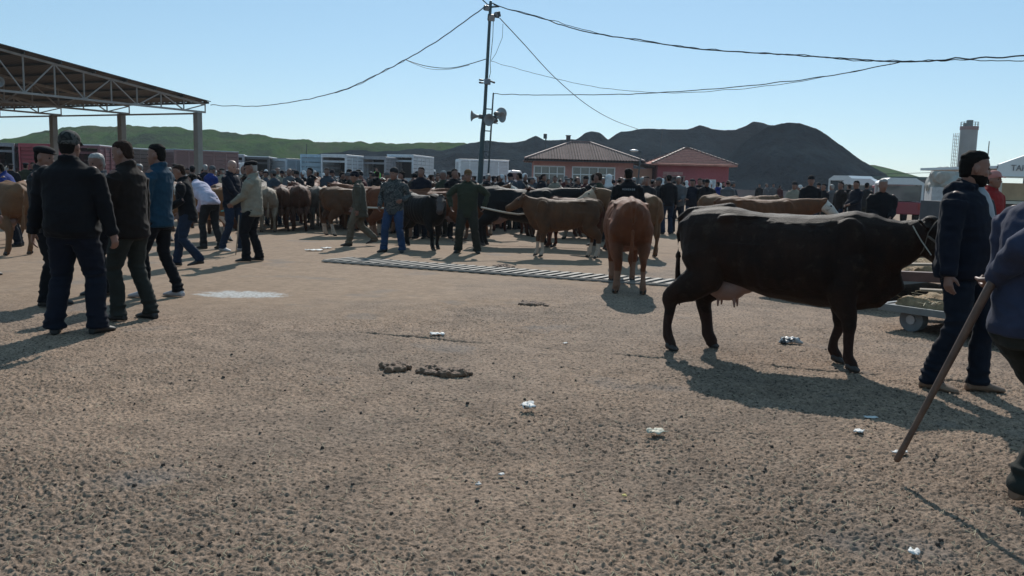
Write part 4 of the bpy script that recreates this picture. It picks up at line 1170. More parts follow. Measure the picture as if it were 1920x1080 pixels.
        feet.append((hf, 1))
    # neck
    n0, n1, n2 = [Vector(q) for q in neck]
    k = 1
    b.tube([(.62, 0, 1.0), (.8, 0, 1.03), tuple(n0), tuple(n1), tuple(n2)], [(.20 * k, .30), (.18 * k, .28 * k), (.145 * k, .225 * k), (.12 * k, .175 * k), (.105, .14)], 16)
    if not y_: b.tube([(.62, 0, .60), (.80, 0, .64), (.95, 0, .76), tuple(n0 * .6 + n1 * .4 + Vector((0, 0, -.19)))], [(.11, .12), (.09, .13), (.055, .11), (.04, .07)], 10)   # brisket and dewlap
    # head
    hd = Vector(head_dir).normalized(); hs = hscale
    side = hd.cross(Vector((0, 0, 1))); side = (Vector((0, -1, 0)) if side.length < .05 else side.normalized()); up = side.cross(hd).normalized()
    poll = n2 + Vector((.02, 0, .03))
    def H(f, s_, u): return poll + hd * f * hs + side * s_ * hs + up * u * hs
    hr = [(-.05, .02, .075, .06), (.0, .005, .105, .10), (.10, -.005, .118, .115), (.20, -.015, .106, .120), (.30, -.025, .088, .102), (.40, -.025, .076, .085), (.47, -.025, .080, .080), (.51, -.025, .072, .066), (.53, -.025, .045, .04)]
    rings = []
    for f, u, ry, rz in hr:
        rings.append([H(f, ry * math.cos(2 * math.pi * j / 18), u + rz * math.sin(2 * math.pi * j / 18)) for j in range(18)])
    b.ring_tube(rings)
    b.tube([H(.08, 0, -.10), H(.3, 0, -.085), H(.42, 0, -.06)], [(.06, .05), (.045, .04), (.03, .03)], 10)
    b.ell(H(-.02, 0, .085), (.07, .07, .045), 10)
    for s in (-1, 1):
        b.tube([H(.0, s * .10, .04), H(-.02, s * .17, .045), H(-.05, s * .245, .03 + ear_ang * .3), H(-.06, s * .275, .025 + ear_ang * .3)], [(.022, .026), (.045, .026), (.036, .018), (.012, .010)], 10, hint=tuple(up))
        b.ell(H(.15, s * .098, .045), (.028, .028, .022), 8)
        b.ell(H(.49, s * .04, .02), (.02, .018, .014), 8)
    me = remesh(b, 'cow_body', voxel, 5, .55)
    def fn(c):
        q = Vector(c)
        v = .018 * mnoise.noise(Vector((c[0] * 2.6, c[1] * 3, c[2] * 3))) + .006 * mnoise.noise(q * 9)
        if -.35 < c[0] < .5 and .65 < c[2] < 1.2: v += .006 * math.sin(c[0] * 46 + c[2] * 9) * min(1, abs(c[1]) * 5)
        if -.9 < c[0] < -.1 and 1.02 < c[2] < 1.24: v -= .026 * math.exp(-((c[0] + .32) / .16) ** 2)      # flank hollow
        return v
    wrinkle(me, fn)
    n = len(me.vertices); co = np.empty(n * 3); me.vertices.foreach_get('co', co); co = co.reshape(-1, 3)
    pc = np.array(H(.28, 0, 0)); hdn = np.array(hd)
    t = np.clip((co - np.array(poll)) @ hdn / (.5 * hs), 0, 1)
    cl = np.array(poll)[None, :] + t[:, None] * hdn[None, :] * .5 * hs
    dd = np.linalg.norm(co - cl, axis=1)
    zr = np.clip((.19 - dd) / .06, 0, 1) * np.clip((t - .02) * 14 + .2, 0, 1)
    zg = np.clip((.36 - co[:, 2]) / .06, 0, 1)
    zb = np.clip((.62 - co[:, 2]) / .1, 0, 1) * (co[:, 2] > .4)
    col = np.stack([zr, zg, zb, np.ones(n)], -1).astype(np.float32)
    a = me.color_attributes.new('zone', 'FLOAT_COLOR', 'POINT'); a.data.foreach_set('color', col.ravel())
    parts = {'body': me}
    hoofs = []
    for (h, f) in feet:
        mb = MB(); x, y, z = h; z0 = z - .05
        for s in (-1, 1):
            mb.tube([(x - .03, y + s * .021, z0 + .055), (x + .012, y + s * .023, z0 + .036), (x + .052, y + s * .019, z0 + .018)], [(.024, .034), (.025, .034), (.017, .016)], 10, caps=True)
        hoofs.append(mb.mesh('hoof', True))
    parts['hoof'] = hoofs
    parts['eye'] = [MB().ell(H(.15, s * .108, .045), (.021, .021, .021), 10).mesh('eye', True) for s in (-1, 1)]
    if horns: parts['horn'] = [MB().tube([H(-.02, s * .085, .07), H(-.03, s * .15, .10), H(.0, s * .19, .17)], [.026, .02, .006], 8).mesh('horn', True) for s in (-1, 1)]
    mb = MB(); mb.tube([(-.985, 0, .88), (-.985, .005, .72), (-.975, .01, .60), (-.96, .015, .50), (-.955, .015, .40)], [(.020, .020), .022, (.030, .034), (.040, .042), .006], 10)
    tm = mb.mesh('tail', True)
    wrinkle(tm, lambda c: .006 * mnoise.noise(Vector((c[0] * 60, c[1] * 60, c[2] * 8)))); parts['tail'] = [tm]
    if udder and not young:
        mb = MB(); mb.ell((-.50, 0, .60), (.19, .125, .12), 16); mb.ell((-.36, 0, .63), (.14, .10, .08), 14)
        for sx, sy in ((-.56, .06), (-.56, -.06), (-.41, .05), (-.41, -.05)): mb.tube([(sx, sy, .53), (sx + .005, sy, .435)], [.020, .013], 8)
        um = remesh(mb, 'udder', .012, 3); parts['udder'] = [um]
    parts['_H'] = (H, hd)
    _cow_cache[key] = parts
    return parts
def place_cow(parts, pos, rz, sc, mat, label, cat='cow', group=None, tailmat=None, name=None, bell=False):
    r = empty(name or cat, pos, rz, label, cat, group); r.scale = (sc * (.86 if cat == 'calf' else 1), sc, sc)
    link('body', parts['body'], mat, r, objmat=True)
    for k in ('hoof', 'eye', 'horn', 'tail', 'udder'):
        for me in parts.get(k, []):
            link(k, me, {'hoof': HOOFM, 'eye': EYE, 'horn': HORNM, 'udder': UDDERM, 'tail': tailmat or mat}[k], r, objmat=True)
    return r

K_DARK = coat('dark_brown', (0.036, 0.015, 0.008), (0.010, 0.005, 0.004), sock=(0.03, 0.014, 0.010))
K_BLACK = coat('black', (0.012, 0.011, 0.011), (0.007, 0.006, 0.006), dirt=False)
K_BLAZE = coat('black_blaze', (0.014, 0.011, 0.010), (0.008, 0.007, 0.006), face=(0.085, 0.062, 0.055), dirt=False)
K_TAN = coat('tan', (0.16, 0.070, 0.032), (0.09, 0.042, 0.022), sock=(0.42, 0.34, 0.27))
K_RED = coat('red_brown', (0.22, 0.070, 0.028), (0.11, 0.036, 0.016), sock=(0.22, 0.12, 0.08))
K_REDD = coat('dark_red', (0.15, 0.042, 0.022), (0.085, 0.026, 0.015))
K_BRN = coat('brown', (0.115, 0.046, 0.025), (0.06, 0.027, 0.016))
K_GREYB = coat('grey_brown', (0.17, 0.135, 0.105), (0.10, 0.08, 0.065))
K_CREAM = coat('cream', (0.33, 0.245, 0.175), (0.22, 0.16, 0.11))
K_SIM = coat('simmental', (0.28, 0.12, 0.05), (0.2, 0.085, 0.035), face=(0.5, 0.45, 0.39), sock=(0.5, 0.44, 0.38), patch=(0.48, 0.42, 0.36), psc=1.7, pth=.56)
K_LTAN = coat('light_tan', (0.25, 0.125, 0.062), (0.16, 0.082, 0.044), face=(.45, .33, .24))
K_WHITEF = coat('brown_whiteface', (0.20, 0.072, 0.028), (0.11, 0.042, 0.02), face=(0.55, 0.50, 0.44))

# hero cow on the right: hind hooves and fore hooves put on the points of the photo
hp = (G(1268, 655) + G(1338, 656)) / 2; fp = (G(1562, 688) + G(1605, 690)) / 2
dv = fp - hp; yaw = math.atan2(dv.y, dv.x)
hero = cow_meshes('hero', neck=((0.90, 0, 1.06), (1.03, -.02, 1.10), (1.13, -.04, 1.15)), head_dir=(.86, -.05, -.62), hscale=1.15, hind=((-.64, 0), (-.92, 0)), fore=((.49, 0), (.66, 0)), fat=.98, voxel=.0115, chest=1.0)
hs = dv.length / 1.36 * 1.0
fwd = Vector((math.cos(yaw), math.sin(yaw), 0))
hero_o = place_cow(hero, (hp + fp) / 2 + fwd * .085, yaw, 1.0, K_DARK, 'large dark brown cow with udder standing side on beside the bearded man', group=None)
mb = MB()
H, hd = hero['_H']
mb.tube([H(.03, .115, .02), H(.02, .09, .10), H(.02, 0, .125), H(.02, -.09, .10), H(.03, -.115, .02), H(.08, -.10, -.09), H(.08, 0, -.165), H(.08, .10, -.09), H(.03, .115, .02)], [.004] * 9, 8)
mb.tube([H(.33, .075, .01), H(.33, .05, .075), H(.33, -.05, .075), H(.33, -.075, .01), H(.3, -.05, -.10), H(.3, .05, -.10), H(.33, .075, .01)], [.0045] * 7, 8)
mb.tube([H(.05, -.115, .0), H(.33, -.08, .0)], [.006, .006], 8); mb.tube([H(.05, .115, .0), H(.33, .08, .0)], [.009, .009], 8)
mb.build('halter', plain('halter_cord', (0.15, 0.12, 0.095), .8), hero_o, smooth=True)
ear_tag = MB(); ear_tag.box(H(-.045, -.20, .055), (.05, .02, .04)); ear_tag.build('ear_tag', plain('tag_yellow', (0.6, 0.42, 0.12), .5), hero_o)

RZ = lambda deg: R(deg)
stand = cow_meshes('stand', voxel=.022, hind=((-.70, 0), (-.78, 0)), fore=((.62, 0), (.70, 0)))
standu = cow_meshes('stand_up', neck=((0.96, 0, 1.2), (1.14, 0, 1.3), (1.26, 0, 1.38)), head_dir=(1, .1, -.45), voxel=.022, horns=True, hind=((-.80, 0), (-.68, 0)), fore=((.70, 0), (.6, 0)))
lowh = cow_meshes('head_low', neck=((0.98, 0, 1.02), (1.16, .05, .93), (1.28, .1, .86)), head_dir=(.7, .25, -.9), voxel=.024, hind=((-.74, 0), (-.70, 0)))
turn = cow_meshes('head_turned', neck=((0.95, .05, 1.16), (1.06, .2, 1.24), (1.12, .36, 1.28)), head_dir=(.35, 1, -.55), voxel=.022, horns=True, udder=False)
calf = cow_meshes('calf', neck=((0.90, 0, 1.13), (0.98, 0, 1.19), (1.03, 0, 1.24)), head_dir=(1, 0, -.45), voxel=.017, young=1, legthin=.95, hind=((-.80, 0), (-.64, 0)), fore=((.58, 0), (.70, 0)), udder=False)
calf_t = cow_meshes('calf_turned', neck=((0.90, -.02, 1.10), (.98, -.06, 1.14), (1.04, -.12, 1.17)), head_dir=(1, -.75, -.75), voxel=.017, young=.8, legthin=.95, hind=((-.90, 0), (-.58, .02)), fore=((.5, 0), (.78, 0)), udder=False)
reds = cow_meshes('rear_view', voxel=.016, udder=False, hind=((-.70, 0), (-.76, 0)), fore=((.62, 0), (.66, 0)), neck=((0.98, 0, 1.05), (1.16, .0, 1.0), (1.28, .0, .95)), head_dir=(.7, 0, -.8), fat=.95)

place_cow(reds, G(1181, 552) + Vector((.03, .78, 0)), RZ(87), .985, K_RED, 'red brown cow seen squarely from behind, in the middle of the yard')
place_cow(calf, G(1056, 482), RZ(181), .90, K_TAN, 'tan calf with raised head standing side on at the end of the rope', cat='calf')
place_cow(calf_t, G(800, 468) + Vector((-.15, .35, 0)), RZ(-48), .90, K_BLAZE, 'small black calf with pale blaze looking at the camera beside the olive jacketed man', cat='calf')
place_cow(stand, GD(975, 19.8), RZ(2), 1.03, K_BLACK, 'long black cow standing side on behind the rope and the tan calf')
place_cow(standu, GD(1085, 19.5), RZ(165), .90, K_REDD, 'dark red cow just behind the tan calf')
place_cow(turn, GD(1190, 18.2), RZ(112), .98, K_LTAN, 'light tan cow behind the man with lettering on his back')
place_cow(stand, GD(1345, 19.5) + Vector((.35, 0, 0)), RZ(30), .985, K_LTAN, 'pale tan cow behind the back of the big dark cow, left of two')
place_cow(stand, GD(1425, 18.5), RZ(-4), .965, K_WHITEF, 'brown cow with white face behind the back of the big dark cow, right of two')
# row of rumps
rows = [(503, 436, 108, .88, K_CREAM, 'pale cream cow at the near left end of the row seen from behind'),
        (528, 434, 106, .90, K_BRN, 'brown cow second from the left in the row seen from behind'),
        (562, 434, 104, .94, K_BRN, 'broad dark brown cow in the middle of the row seen from behind'),
        (598, 431, 106, .90, K_GREYB, 'greyish brown cow right of the broad dark brown one in the row of rumps'),
        (633, 429, 104, 1.0, K_REDD, 'tall dark red cow at the right end of the row seen from behind')]
gcow = 'cattle lined up with their rumps to the yard'
for px, py, h, sc, km, lab in rows:
    g = G(px, py); a = R(h)
    place_cow(stand, g + Vector((math.cos(a), math.sin(a), 0)) * .8 * sc, a, sc, km, lab, group=gcow)
# left
place_cow(stand, GD(-2, 15.2) + Vector((-.15, 0, 0)), RZ(150), .96, K_LTAN, 'tan cow cut off by the left edge of the photo, nearer of two')
place_cow(standu, GD(-8, 17.5), RZ(120), .99, K_CREAM, 'pale cow behind the tan one at the left edge of the photo')
place_cow(turn, GD(372, 19.0), RZ(20), .92, K_SIM, 'white and brown patched cow with orange head behind the man in dark walking left')
# second and third rows, backs showing between people
rnd = random.Random(77)
back = [
 (60, 22, 100, K_SIM), (330, 22.5, 95, K_BRN), (420, 22, 100, K_BRN), (455, 24, 96, K_REDD),
 (480, 25.5, 95, K_GREYB), (540, 26, 85, K_REDD), (575, 27.5, 100, K_TAN), (615, 26.5, 95, K_SIM), (655, 25, 100, K_LTAN), (665, 22, 30, K_TAN),
 (700, 23.5, 150, K_RED), (735, 25.5, 100, K_REDD), (760, 21.3, 8, K_RED), (785, 24, 170, K_SIM), (815, 21.2, 175, K_RED), (845, 25, 100, K_BRN), (870, 22.5, 10, K_WHITEF),
 (905, 24, 95, K_TAN), (945, 26, 90, K_REDD), (1000, 24, 100, K_BRN), (1045, 23.5, 5, K_BRN), (1075, 26, 95, K_RED), (1105, 22.5, 170, K_CREAM), (1130, 25, 120, K_REDD),
 (640, 29, 90, K_BRN), (700, 29, 95, K_CREAM), (760, 28, 80, K_TAN), (830, 29, 90, K_REDD), (520, 30, 90, K_BRN), (580, 31, 90, K_RED), (430, 28, 90, K_CREAM), (370, 26, 95, K_REDD)]
cname = {id(K_SIM): 'brown and white patched', id(K_BRN): 'brown', id(K_REDD): 'dark red', id(K_GREYB): 'greyish', id(K_TAN): 'tan', id(K_LTAN): 'light tan', id(K_RED): 'red brown', id(K_WHITEF): 'white faced', id(K_CREAM): 'cream'}
LAND = [(0, 'behind the men at far left'), (300, 'near the shed column'), (410, 'behind the man in the beige jacket'), (500, 'behind the row of rumps'), (650, 'behind the khaki coated man'), (710, 'behind the man in blue jeans'), (775, 'behind the small black calf'), (850, 'behind the olive jacketed man'), (920, 'behind the long black cow'), (1020, 'behind the tan calf'), (1100, 'behind the red cow seen from behind')]
def land(px, L_):
    t = L_[0][1]
    for x, s in L_:
        if px >= x: t = s
    return t
ORD = ['', 'second ', 'third ', 'fourth ', 'fifth ', 'sixth ', 'seventh ', 'eighth ', 'ninth ', 'tenth ', 'eleventh ', 'twelfth ', 'thirteenth ', 'fourteenth ', 'fifteenth ', 'sixteenth ']
def depthword(i, n):
    if n == 1: return ''
    if i == 0: return ', leftmost of these'
    if i == n - 1: return ', rightmost of these'
    return ', ' + ORD[i] + 'from the left of these'
bins = {}
for q in back: bins.setdefault((land(q[0], LAND), cname[id(q[3])]), []).append(q)
for (lw, cn), qs in bins.items():
    qs.sort()
    for i, (px, d, h, km) in enumerate(qs):
        var = (stand, standu, lowh, turn)[rnd.randrange(4)]
        place_cow(var, GD(px, d), R(h + rnd.uniform(-8, 8)), rnd.uniform(.88, .98), km, '%s cow standing in the herd %s%s' % (cn, lw, depthword(i, len(qs))), group='cattle standing in the crowd')
hero_o.scale = (.95, 1, 1)

# ================================================================== PEOPLE
def rotz(v, a):
    c, s = math.cos(a), math.sin(a)
    return Vector((v[0] * c - v[1] * s, v[0] * s + v[1] * c, v[2]))
def ik(a, b, l1, l2, hint):
    a = Vector(a); b = Vector(b); d = b - a; L = d.length
    if L > (l1 + l2) * .999: b = a + d * ((l1 + l2) * .999 / L); d = b - a; L = d.length
    x = (l1 * l1 - l2 * l2 + L * L) / (2 * L); h = math.sqrt(max(0, l1 * l1 - x * x))
    u = d / L; p = Vector(hint) - u * Vector(hint).dot(u)
    p = p.normalized() if p.length > 1e-4 else Vector((1, 0, 0))
    return a + u * x + p * h, b
HEADR = [(-.122, .052, .022, .020), (-.108, .042, .048, .036), (-.085, .030, .066, .050), (-.055, .018, .082, .062), (-.02, .008, .091, .069), (.02, .0, .097, .074), (.055, -.004, .097, .076), (.085, -.006, .086, .068), (.108, -.008, .062, .050), (.121, -.01, .028, .023)]
def person_geo(fl=(.02, .11), fr=(.02, -.11), lift=(0, 0), toe=(8, -8), lean=0, twist=0, hl=(.06, .27, .80), hr=(.06, -.27, .80), el_hint=None, er_hint=None, hyaw=0, hpitch=0,
               bulk=1.0, belly=0.0, hem=.84, leg=1.0, slv=1.0, collar=True, hair='short', cap=None, beard=False, hood=False, coat_flare=0.0, voxel=.012, curl=(.5, .5), sling=False, head_fwd=0.0, fingers=True, shirt=False, wr=1.0, vbody=None):
    fl = Vector((fl[0], fl[1], .09 + lift[0])); fr = Vector((fr[0], fr[1], .09 + lift[1]))
    hipz = .93
    for f, s in ((fl, 1), (fr, -1)):
        h = math.hypot(f.x, f.y - s * .09)
        hipz = min(hipz, f.z + math.sqrt(max(.3, .845 ** 2 - h * h)))
    cx = 0.0
    lean_, tw = R(lean), R(twist)
    def U(p, k=1.0):
        x, y, z = p[0], p[1], p[2] - .93
        x, y = x * math.cos(tw) - y * math.sin(tw), x * math.sin(tw) + y * math.cos(tw)
        a = lean_ * min(1, max(0, z / .35 + .25)) if z < .26 else lean_
        return Vector((x * math.cos(a) + z * math.sin(a), y, hipz + z * math.cos(a) - x * math.sin(a)))
    S = {1: U((-.01, .185 * (.6 + .4 * bulk), 1.435)), -1: U((-.01, -.185 * (.6 + .4 * bulk), 1.435))}
    hands = {}
    for s, h, hint, in ((1, hl, el_hint), (-1, hr, er_hint)):
        e, w = ik(S[s], h, .29, .265, hint or (-1, s * .5, -.15))
        hands[s] = (e, w)
    K = {}
    for s, f in ((1, fl), (-1, fr)):
        hip = Vector((0, s * .092, hipz - .01)); k, a = ik(hip, f, .43, .42, (1, s * .12, 0)); K[s] = (hip, k, a)
    hc = U((.015 + head_fwd, 0, 1.635))
    hy, hp_ = R(hyaw) + tw * .5, R(hpitch) + lean_ * .35
    HM = Matrix.Rotation(hy, 3, 'Z') @ Matrix.Rotation(hp_, 3, 'Y')
    def HD(p): return hc + HM @ Vector(p)
    out = {}
    # ---- body (one continuous skin surface)
    b = MB()
    b.rings_z(HEADR_to(HEADR), 22, HD)
    b.tube([HD((.088, 0, .028)), HD((.104, 0, .0)), HD((.116, 0, -.022)), HD((.10, 0, -.034))], [(.009, .009), (.011, .011), (.016, .014), (.012, .008)], 8)
    b.ell(HD((.082, 0, .036)), (.016, .045, .012), 10, HM)
    b.ell(HD((.086, 0, -.060)), (.012, .026, .008), 10, HM); b.ell(HD((.083, 0, -.072)), (.012, .022, .008), 10, HM); b.ell(HD((.072, 0, -.104)), (.018, .022, .016), 10, HM)
    for s in (-1, 1):
        b.ell(HD((-.008, s * .078, -.008)), (.020, .010, .032), 10, HM)
        b.ell(HD((.06, s * .042, -.025)), (.024, .020, .022), 8, HM)
    b.tube([U((-.02, 0, 1.42)), U((-.012, 0, 1.51)), HD((-.018, 0, -.06))], [(.075, .065), (.058, .058), (.056, .058)], 14, hint=(1, 0, 0))
    tor = [(.90, 0, 0, .085, .13), (1.1, 0, 0, .085, .125), (1.3, 0, 0, .095, .145), (1.42, -.01, 0, .075, .14), (1.48, -.015, 0, .05, .08)]
    b.rings_z(tor, 16, U)
    for s in (-1, 1):
        e, w = hands[s]
        b.tube([S[s], e, w], [.042, .036, .028], 10)
        hip, k, a = K[s]; b.tube([hip, k, a], [.075, .048, .036], 10)
        d = (w - e).normalized(); c = curl[0 if s == 1 else 1]
        nrm = Vector((.35, -s, 0)); nrm = (nrm - d * nrm.dot(d))
        if nrm.length < .2: nrm = Vector((0, 0, -1)) - d * (-d.z)
        nrm.normalize(); sd_ = d.cross(nrm) * s
        if sd_.x < 0 and abs(d.z) > .6: sd_ = -sd_
        b.tube([w - d * .02, w + d * .02, w + d * .085], [(.028, .020), (.036, .018), (.042, .014)], 10, hint=tuple(nrm))
        if fingers:
            for i, ln in enumerate((.068, .078, .074, .058)):
                o = w + d * .082 + sd_ * (.031 - .0205 * i)
                pts = [o]; dd = d.copy(); ca = c * (.75 + .1 * i)
                for kx in range(3):
                    dd = (dd * math.cos(ca) + nrm * math.sin(ca)).normalized()
                    pts.append(pts[-1] + dd * ln * (.42, .32, .26)[kx])
                b.tube(pts, [.0105, .010, .009, .0075], 8)
            t0 = w + d * .025 + sd_ * .03
            t1 = t0 + (d * .7 + sd_ * .6 + nrm * .35).normalized() * .042; t2 = t1 + (d * .8 + sd_ * .1 + nrm * (.3 + c * .5)).normalized() * .034
            b.tube([t0, t1, t2], [.014, .0125, .009], 8)
        else: b.tube([w + d * .06, w + d * .13 + nrm * .02, w + d * .15 + nrm * .05], [(.038, .016), (.034, .015), (.02, .012)], 8, hint=tuple(nrm))
    out['body'] = [remesh(b, 'person_body', vbody or voxel * .75, 3, .5)]
    out['eye'] = [MB().ell(HD((.083, s * .032, .008)), (.011, .012, .009), 8, HM).mesh('eye', True) for s in (-1, 1)]
    # ---- trousers
    b = MB()
    b.rings_z([(.80, 0, 0, .10, .15), (.88, 0, 0, .125, .172), (.96, 0, 0, .122, .165), (1.04, 0, 0, .11, .15)], 18, lambda p: Vector((p.x, p.y, p.z - .93 + hipz)))
    for s in (-1, 1):
        hip, k, a = K[s]
        m1 = hip.lerp(k, .5) + Vector((.012, 0, 0)); m2 = k.lerp(a, .45) + Vector((-.018, 0, 0))
        b.tube([hip + Vector((0, -s * .005, .0)), m1, k, m2, a + Vector((-.005, 0, .03)), a + Vector((-.005, 0, -.035))], [(.100 * leg, .115 * leg), (.088 * leg, .098 * leg), (.070 * leg, .074 * leg), (.067 * leg, .072 * leg), (.066 * leg, .068 * leg), (.072 * leg, .078 * leg)], 16, hint=(1, 0, 0), caps=False)
    tr = remesh(b, 'trousers', voxel, 2, .5)
    def fnt(c):
        q = Vector(c)
        k = .7 + .9 * math.exp(-((c[2] - .50) / .09) ** 2) + 1.3 * math.exp(-((c[2] - .12) / .09) ** 2) + .6 * math.exp(-((c[2] - .86) / .07) ** 2)
        return wr * k * .0080 * (1 - 2.4 * abs(mnoise.noise(Vector((c[0] * 5, c[1] * 5, c[2] * 15)))) ) + .003 * mnoise.noise(q * 30)
    wrinkle(tr, fnt); out['trousers'] = [tr]
    # ---- shoes
    sh = []
    for s, f, tt, l in ((1, fl, toe[0], lift[0]), (-1, fr, toe[1], lift[1])):
        b = MB(); pit = min(.9, l * 3.0)
        SM = Matrix.Rotation(R(tt), 3, 'Z') @ Matrix.Rotation(pit, 3, 'Y')
        o = f + Vector((0, 0, -.09 if l == 0 else -.09))
        T = lambda x, y, z: o + SM @ Vector((x, y, z))
        rg = []
        for x, w, h in ((-.085, .030, .05), (-.07, .040, .075), (-.02, .044, .095), (.04, .046, .085), (.10, .050, .062), (.15, .046, .046), (.18, .034, .035), (.192, .015, .022)):
            rg.append([T(x, w * math.cos(2 * math.pi * j / 14), max(.004, h * .5 + h * .5 * math.sin(2 * math.pi * j / 14))) for j in range(14)])
        b.ring_tube(rg)
        b.tube([T(-.02, 0, .06), T(-.015, 0, .13)], [(.042, .05), (.04, .046)], 12, hint=(1, 0, 0))
        sh.append(remesh(b, 'shoe', max(.008, voxel * .7), 1, .4))
    out['shoe'] = sh
    # ---- jacket
    b = MB(); B = bulk
    sp = [(hem, 0, 0, (.128 + coat_flare) * B, (.172 + coat_flare) * B), (hem + .05, 0, 0, (.134 + coat_flare * .8 + belly * .5) * B, (.176 + coat_flare * .6) * B)]
    for z, x, rx, ry in ((1.0, .01, .132 + belly, .172), (1.1, .012, .134 + belly, .170), (1.2, .008, .134 + belly * .5, .176), (1.3, 0, .130, .186), (1.38, -.008, .120, .190), (1.44, -.014, .100, .172), (1.485, -.018, .078, .118), (1.515, -.018, .066, .080)):
        if z > hem + .07: sp.append((z, x, 0, rx * B if z < 1.45 else rx, ry * B if z < 1.40 else ry * (.5 + .5 * B)))
    if hem < .86:
        def UJ(p):
            q = U(p)
            if p.z < .93: q = Vector((p.x, p.y, p.z - .93 + hipz)) + (fl + fr) * .0
            return q
    else: UJ = U
    b.rings_z(sp, 24, UJ, sq=2.25)
    for s in (-1, 1):
        e, w = hands[s]; q = slv * (.5 + .5 * B)
        d1 = (e - S[s]).normalized(); d2 = (w - e).normalized()
        b.ell(S[s] + Vector((0, -s * .015, -.045)), (.074 * q, .068 * q, .070 * q), 12)
        b.tube([S[s] + Vector((0, 0, -.045)), S[s].lerp(e, .5), e, e.lerp(w, .5), w - d2 * .03, w + d2 * .015], [.080 * q, .068 * q, .060 * q, .055 * q, .046 * q, .044 * q], 14, caps=False)
    if collar:
        b.tube([U((.055, .045, 1.50)), U((0, .075, 1.52)), U((-.07, .045, 1.535)), U((-.085, 0, 1.54)), U((-.07, -.045, 1.535)), U((0, -.075, 1.52)), U((.055, -.045, 1.50))], [(.014, .028)] * 7, 8)
    if hood:
        b.tube([U((.03, .09, 1.50)), U((-.06, .10, 1.50)), U((-.115, .05, 1.47)), U((-.125, 0, 1.455)), U((-.115, -.05, 1.47)), U((-.06, -.10, 1.50)), U((.03, -.09, 1.50))], [.03, .042, .05, .052, .05, .042, .03], 10)
    jk = remesh(b, 'jacket', voxel, 2, .5)
    ES = [hands[1][0], hands[-1][0]]
    def fnj(c):
        q = Vector(c)
        k = .8
        for e in ES: k += 1.1 * math.exp(-((q - e).length / .10) ** 2)
        k += .8 * math.exp(-((c[2] - hem - .08) / .08) ** 2)
        return wr * k * .00805 * (1 - 2.6 * abs(mnoise.noise(Vector((c[0] * 5 + 3, c[1] * 5, c[2] * 11 + 7))))) + wr * .006 * mnoise.noise(q * 4) + .003 * mnoise.noise(q * 26)
    wrinkle(jk, fnj); out['jacket'] = [jk]
    if shirt:
        b = MB()
        rg = []
        for z, w, x in ((1.505, .035, .052), (1.46, .045, .085), (1.38, .042, .118), (1.28, .032, .142), (1.18, .022, .150), (1.05, .016, .150), (.98, .010, .146)):
            rg.append([U((x * (.55 + .45 * B) + (.026 if abs(k) < 1 else -.02), w * k, z)) for k in (-1, -.5, 0, .5, 1)] + [U((x * .5, w * k, z)) for k in (.8, 0, -.8)])
        b.ring_tube(rg[::-1]); out['shirt'] = [b.mesh('shirt', True)]
    # ---- hair / headgear
    b = MB()
    def hairshell(t):
        b.rings_z([(.050, -.030, 0, .066, .078), (.064, -.018, 0, .084, .080), (.082, -.008, 0, .092 + t, .0765), (.108, -.004, 0, .072 + t, .059), (.124 + t, -.004, 0, .045 + t, .034)], 20, HD)
        b.rings_z([(-.068, -.060, 0, .028, .045), (-.045, -.054, 0, .040, .060), (-.01, -.052, 0, .050, .066), (.025, -.044, 0, .062, .0715), (.052, -.020, 0, .084, .079)], 20, HD)
    vh = max(.008, voxel * .65)
    if cap is None or cap in ('flat', 'ball'):
        if hair == 'short':
            hairshell(0)
        elif hair == 'top':
            hairshell(.006)
        elif hair == 'thin':
            b.ell(HD((-.045, 0, .02)), (.060, .078, .060), 14, HM); b.ell(HD((-.02, 0, .085)), (.078, .06, .036), 14, HM)
        if hair != 'none':
            hm = remesh(b, 'hair', vh, 2); wrinkle(hm, lambda c: .0045 * mnoise.noise(Vector(c) * 45)); out['hair'] = [hm]
    b = MB()
    if cap == 'flat':
        b.ell(HD((-.004, 0, .082)), (.122, .096, .050), 16, HM); b.ell(HD((-.05, 0, .07)), (.066, .085, .055), 14, HM); b.tube([HD((.08, 0, .070)), HD((.128, 0, .055))], [(.062, .012), (.042, .007)], 12, hint=tuple(HM @ Vector((0, 0, 1))))
    elif cap == 'ball':
        b.ell(HD((-.008, 0, .062)), (.108, .086, .082), 18, HM); b.ell(HD((-.03, 0, .03)), (.084, .084, .045), 16, HM); b.tube([HD((.085, 0, .052)), HD((.16, 0, .035))], [(.066, .008), (.050, .006)], 12, hint=tuple(HM @ Vector((0, 0, 1))))
    elif cap == 'knit':
        b.ell(HD((-.008, 0, .055)), (.107, .085, .085), 18, HM); b.ell(HD((-.03, 0, .02)), (.085, .085, .055), 16, HM)
    elif cap == 'scarf':
        b.ell(HD((-.018, 0, .03)), (.108, .093, .108), 18, HM); b.tube([HD((-.05, 0, -.02)), HD((-.06, 0, -.10)), U((-.08, 0, 1.45))], [(.08, .07), (.09, .07), (.12, .06)], 14, hint=(1, 0, 0))
    if cap:
        cm_ = remesh(b, 'cap', vh, 2); out['cap'] = [cm_]
    if beard:
        b = MB(); b.rings_z([(-.126, .050, 0, .030, .028), (-.108, .044, 0, .054, .043), (-.085, .032, 0, .071, .056), (-.06, .020, 0, .084, .0655), (-.042, .008, 0, .086, .069)], 18, HD)
        out['beard'] = [remesh(b, 'beard', vh, 2)]
    out['_'] = dict(hands=hands, head=hc, U=U, HD=HD, HM=HM)
    return out
def HEADR_to(h): return [(z, cx, 0, rx, ry) for z, cx, rx, ry in h]
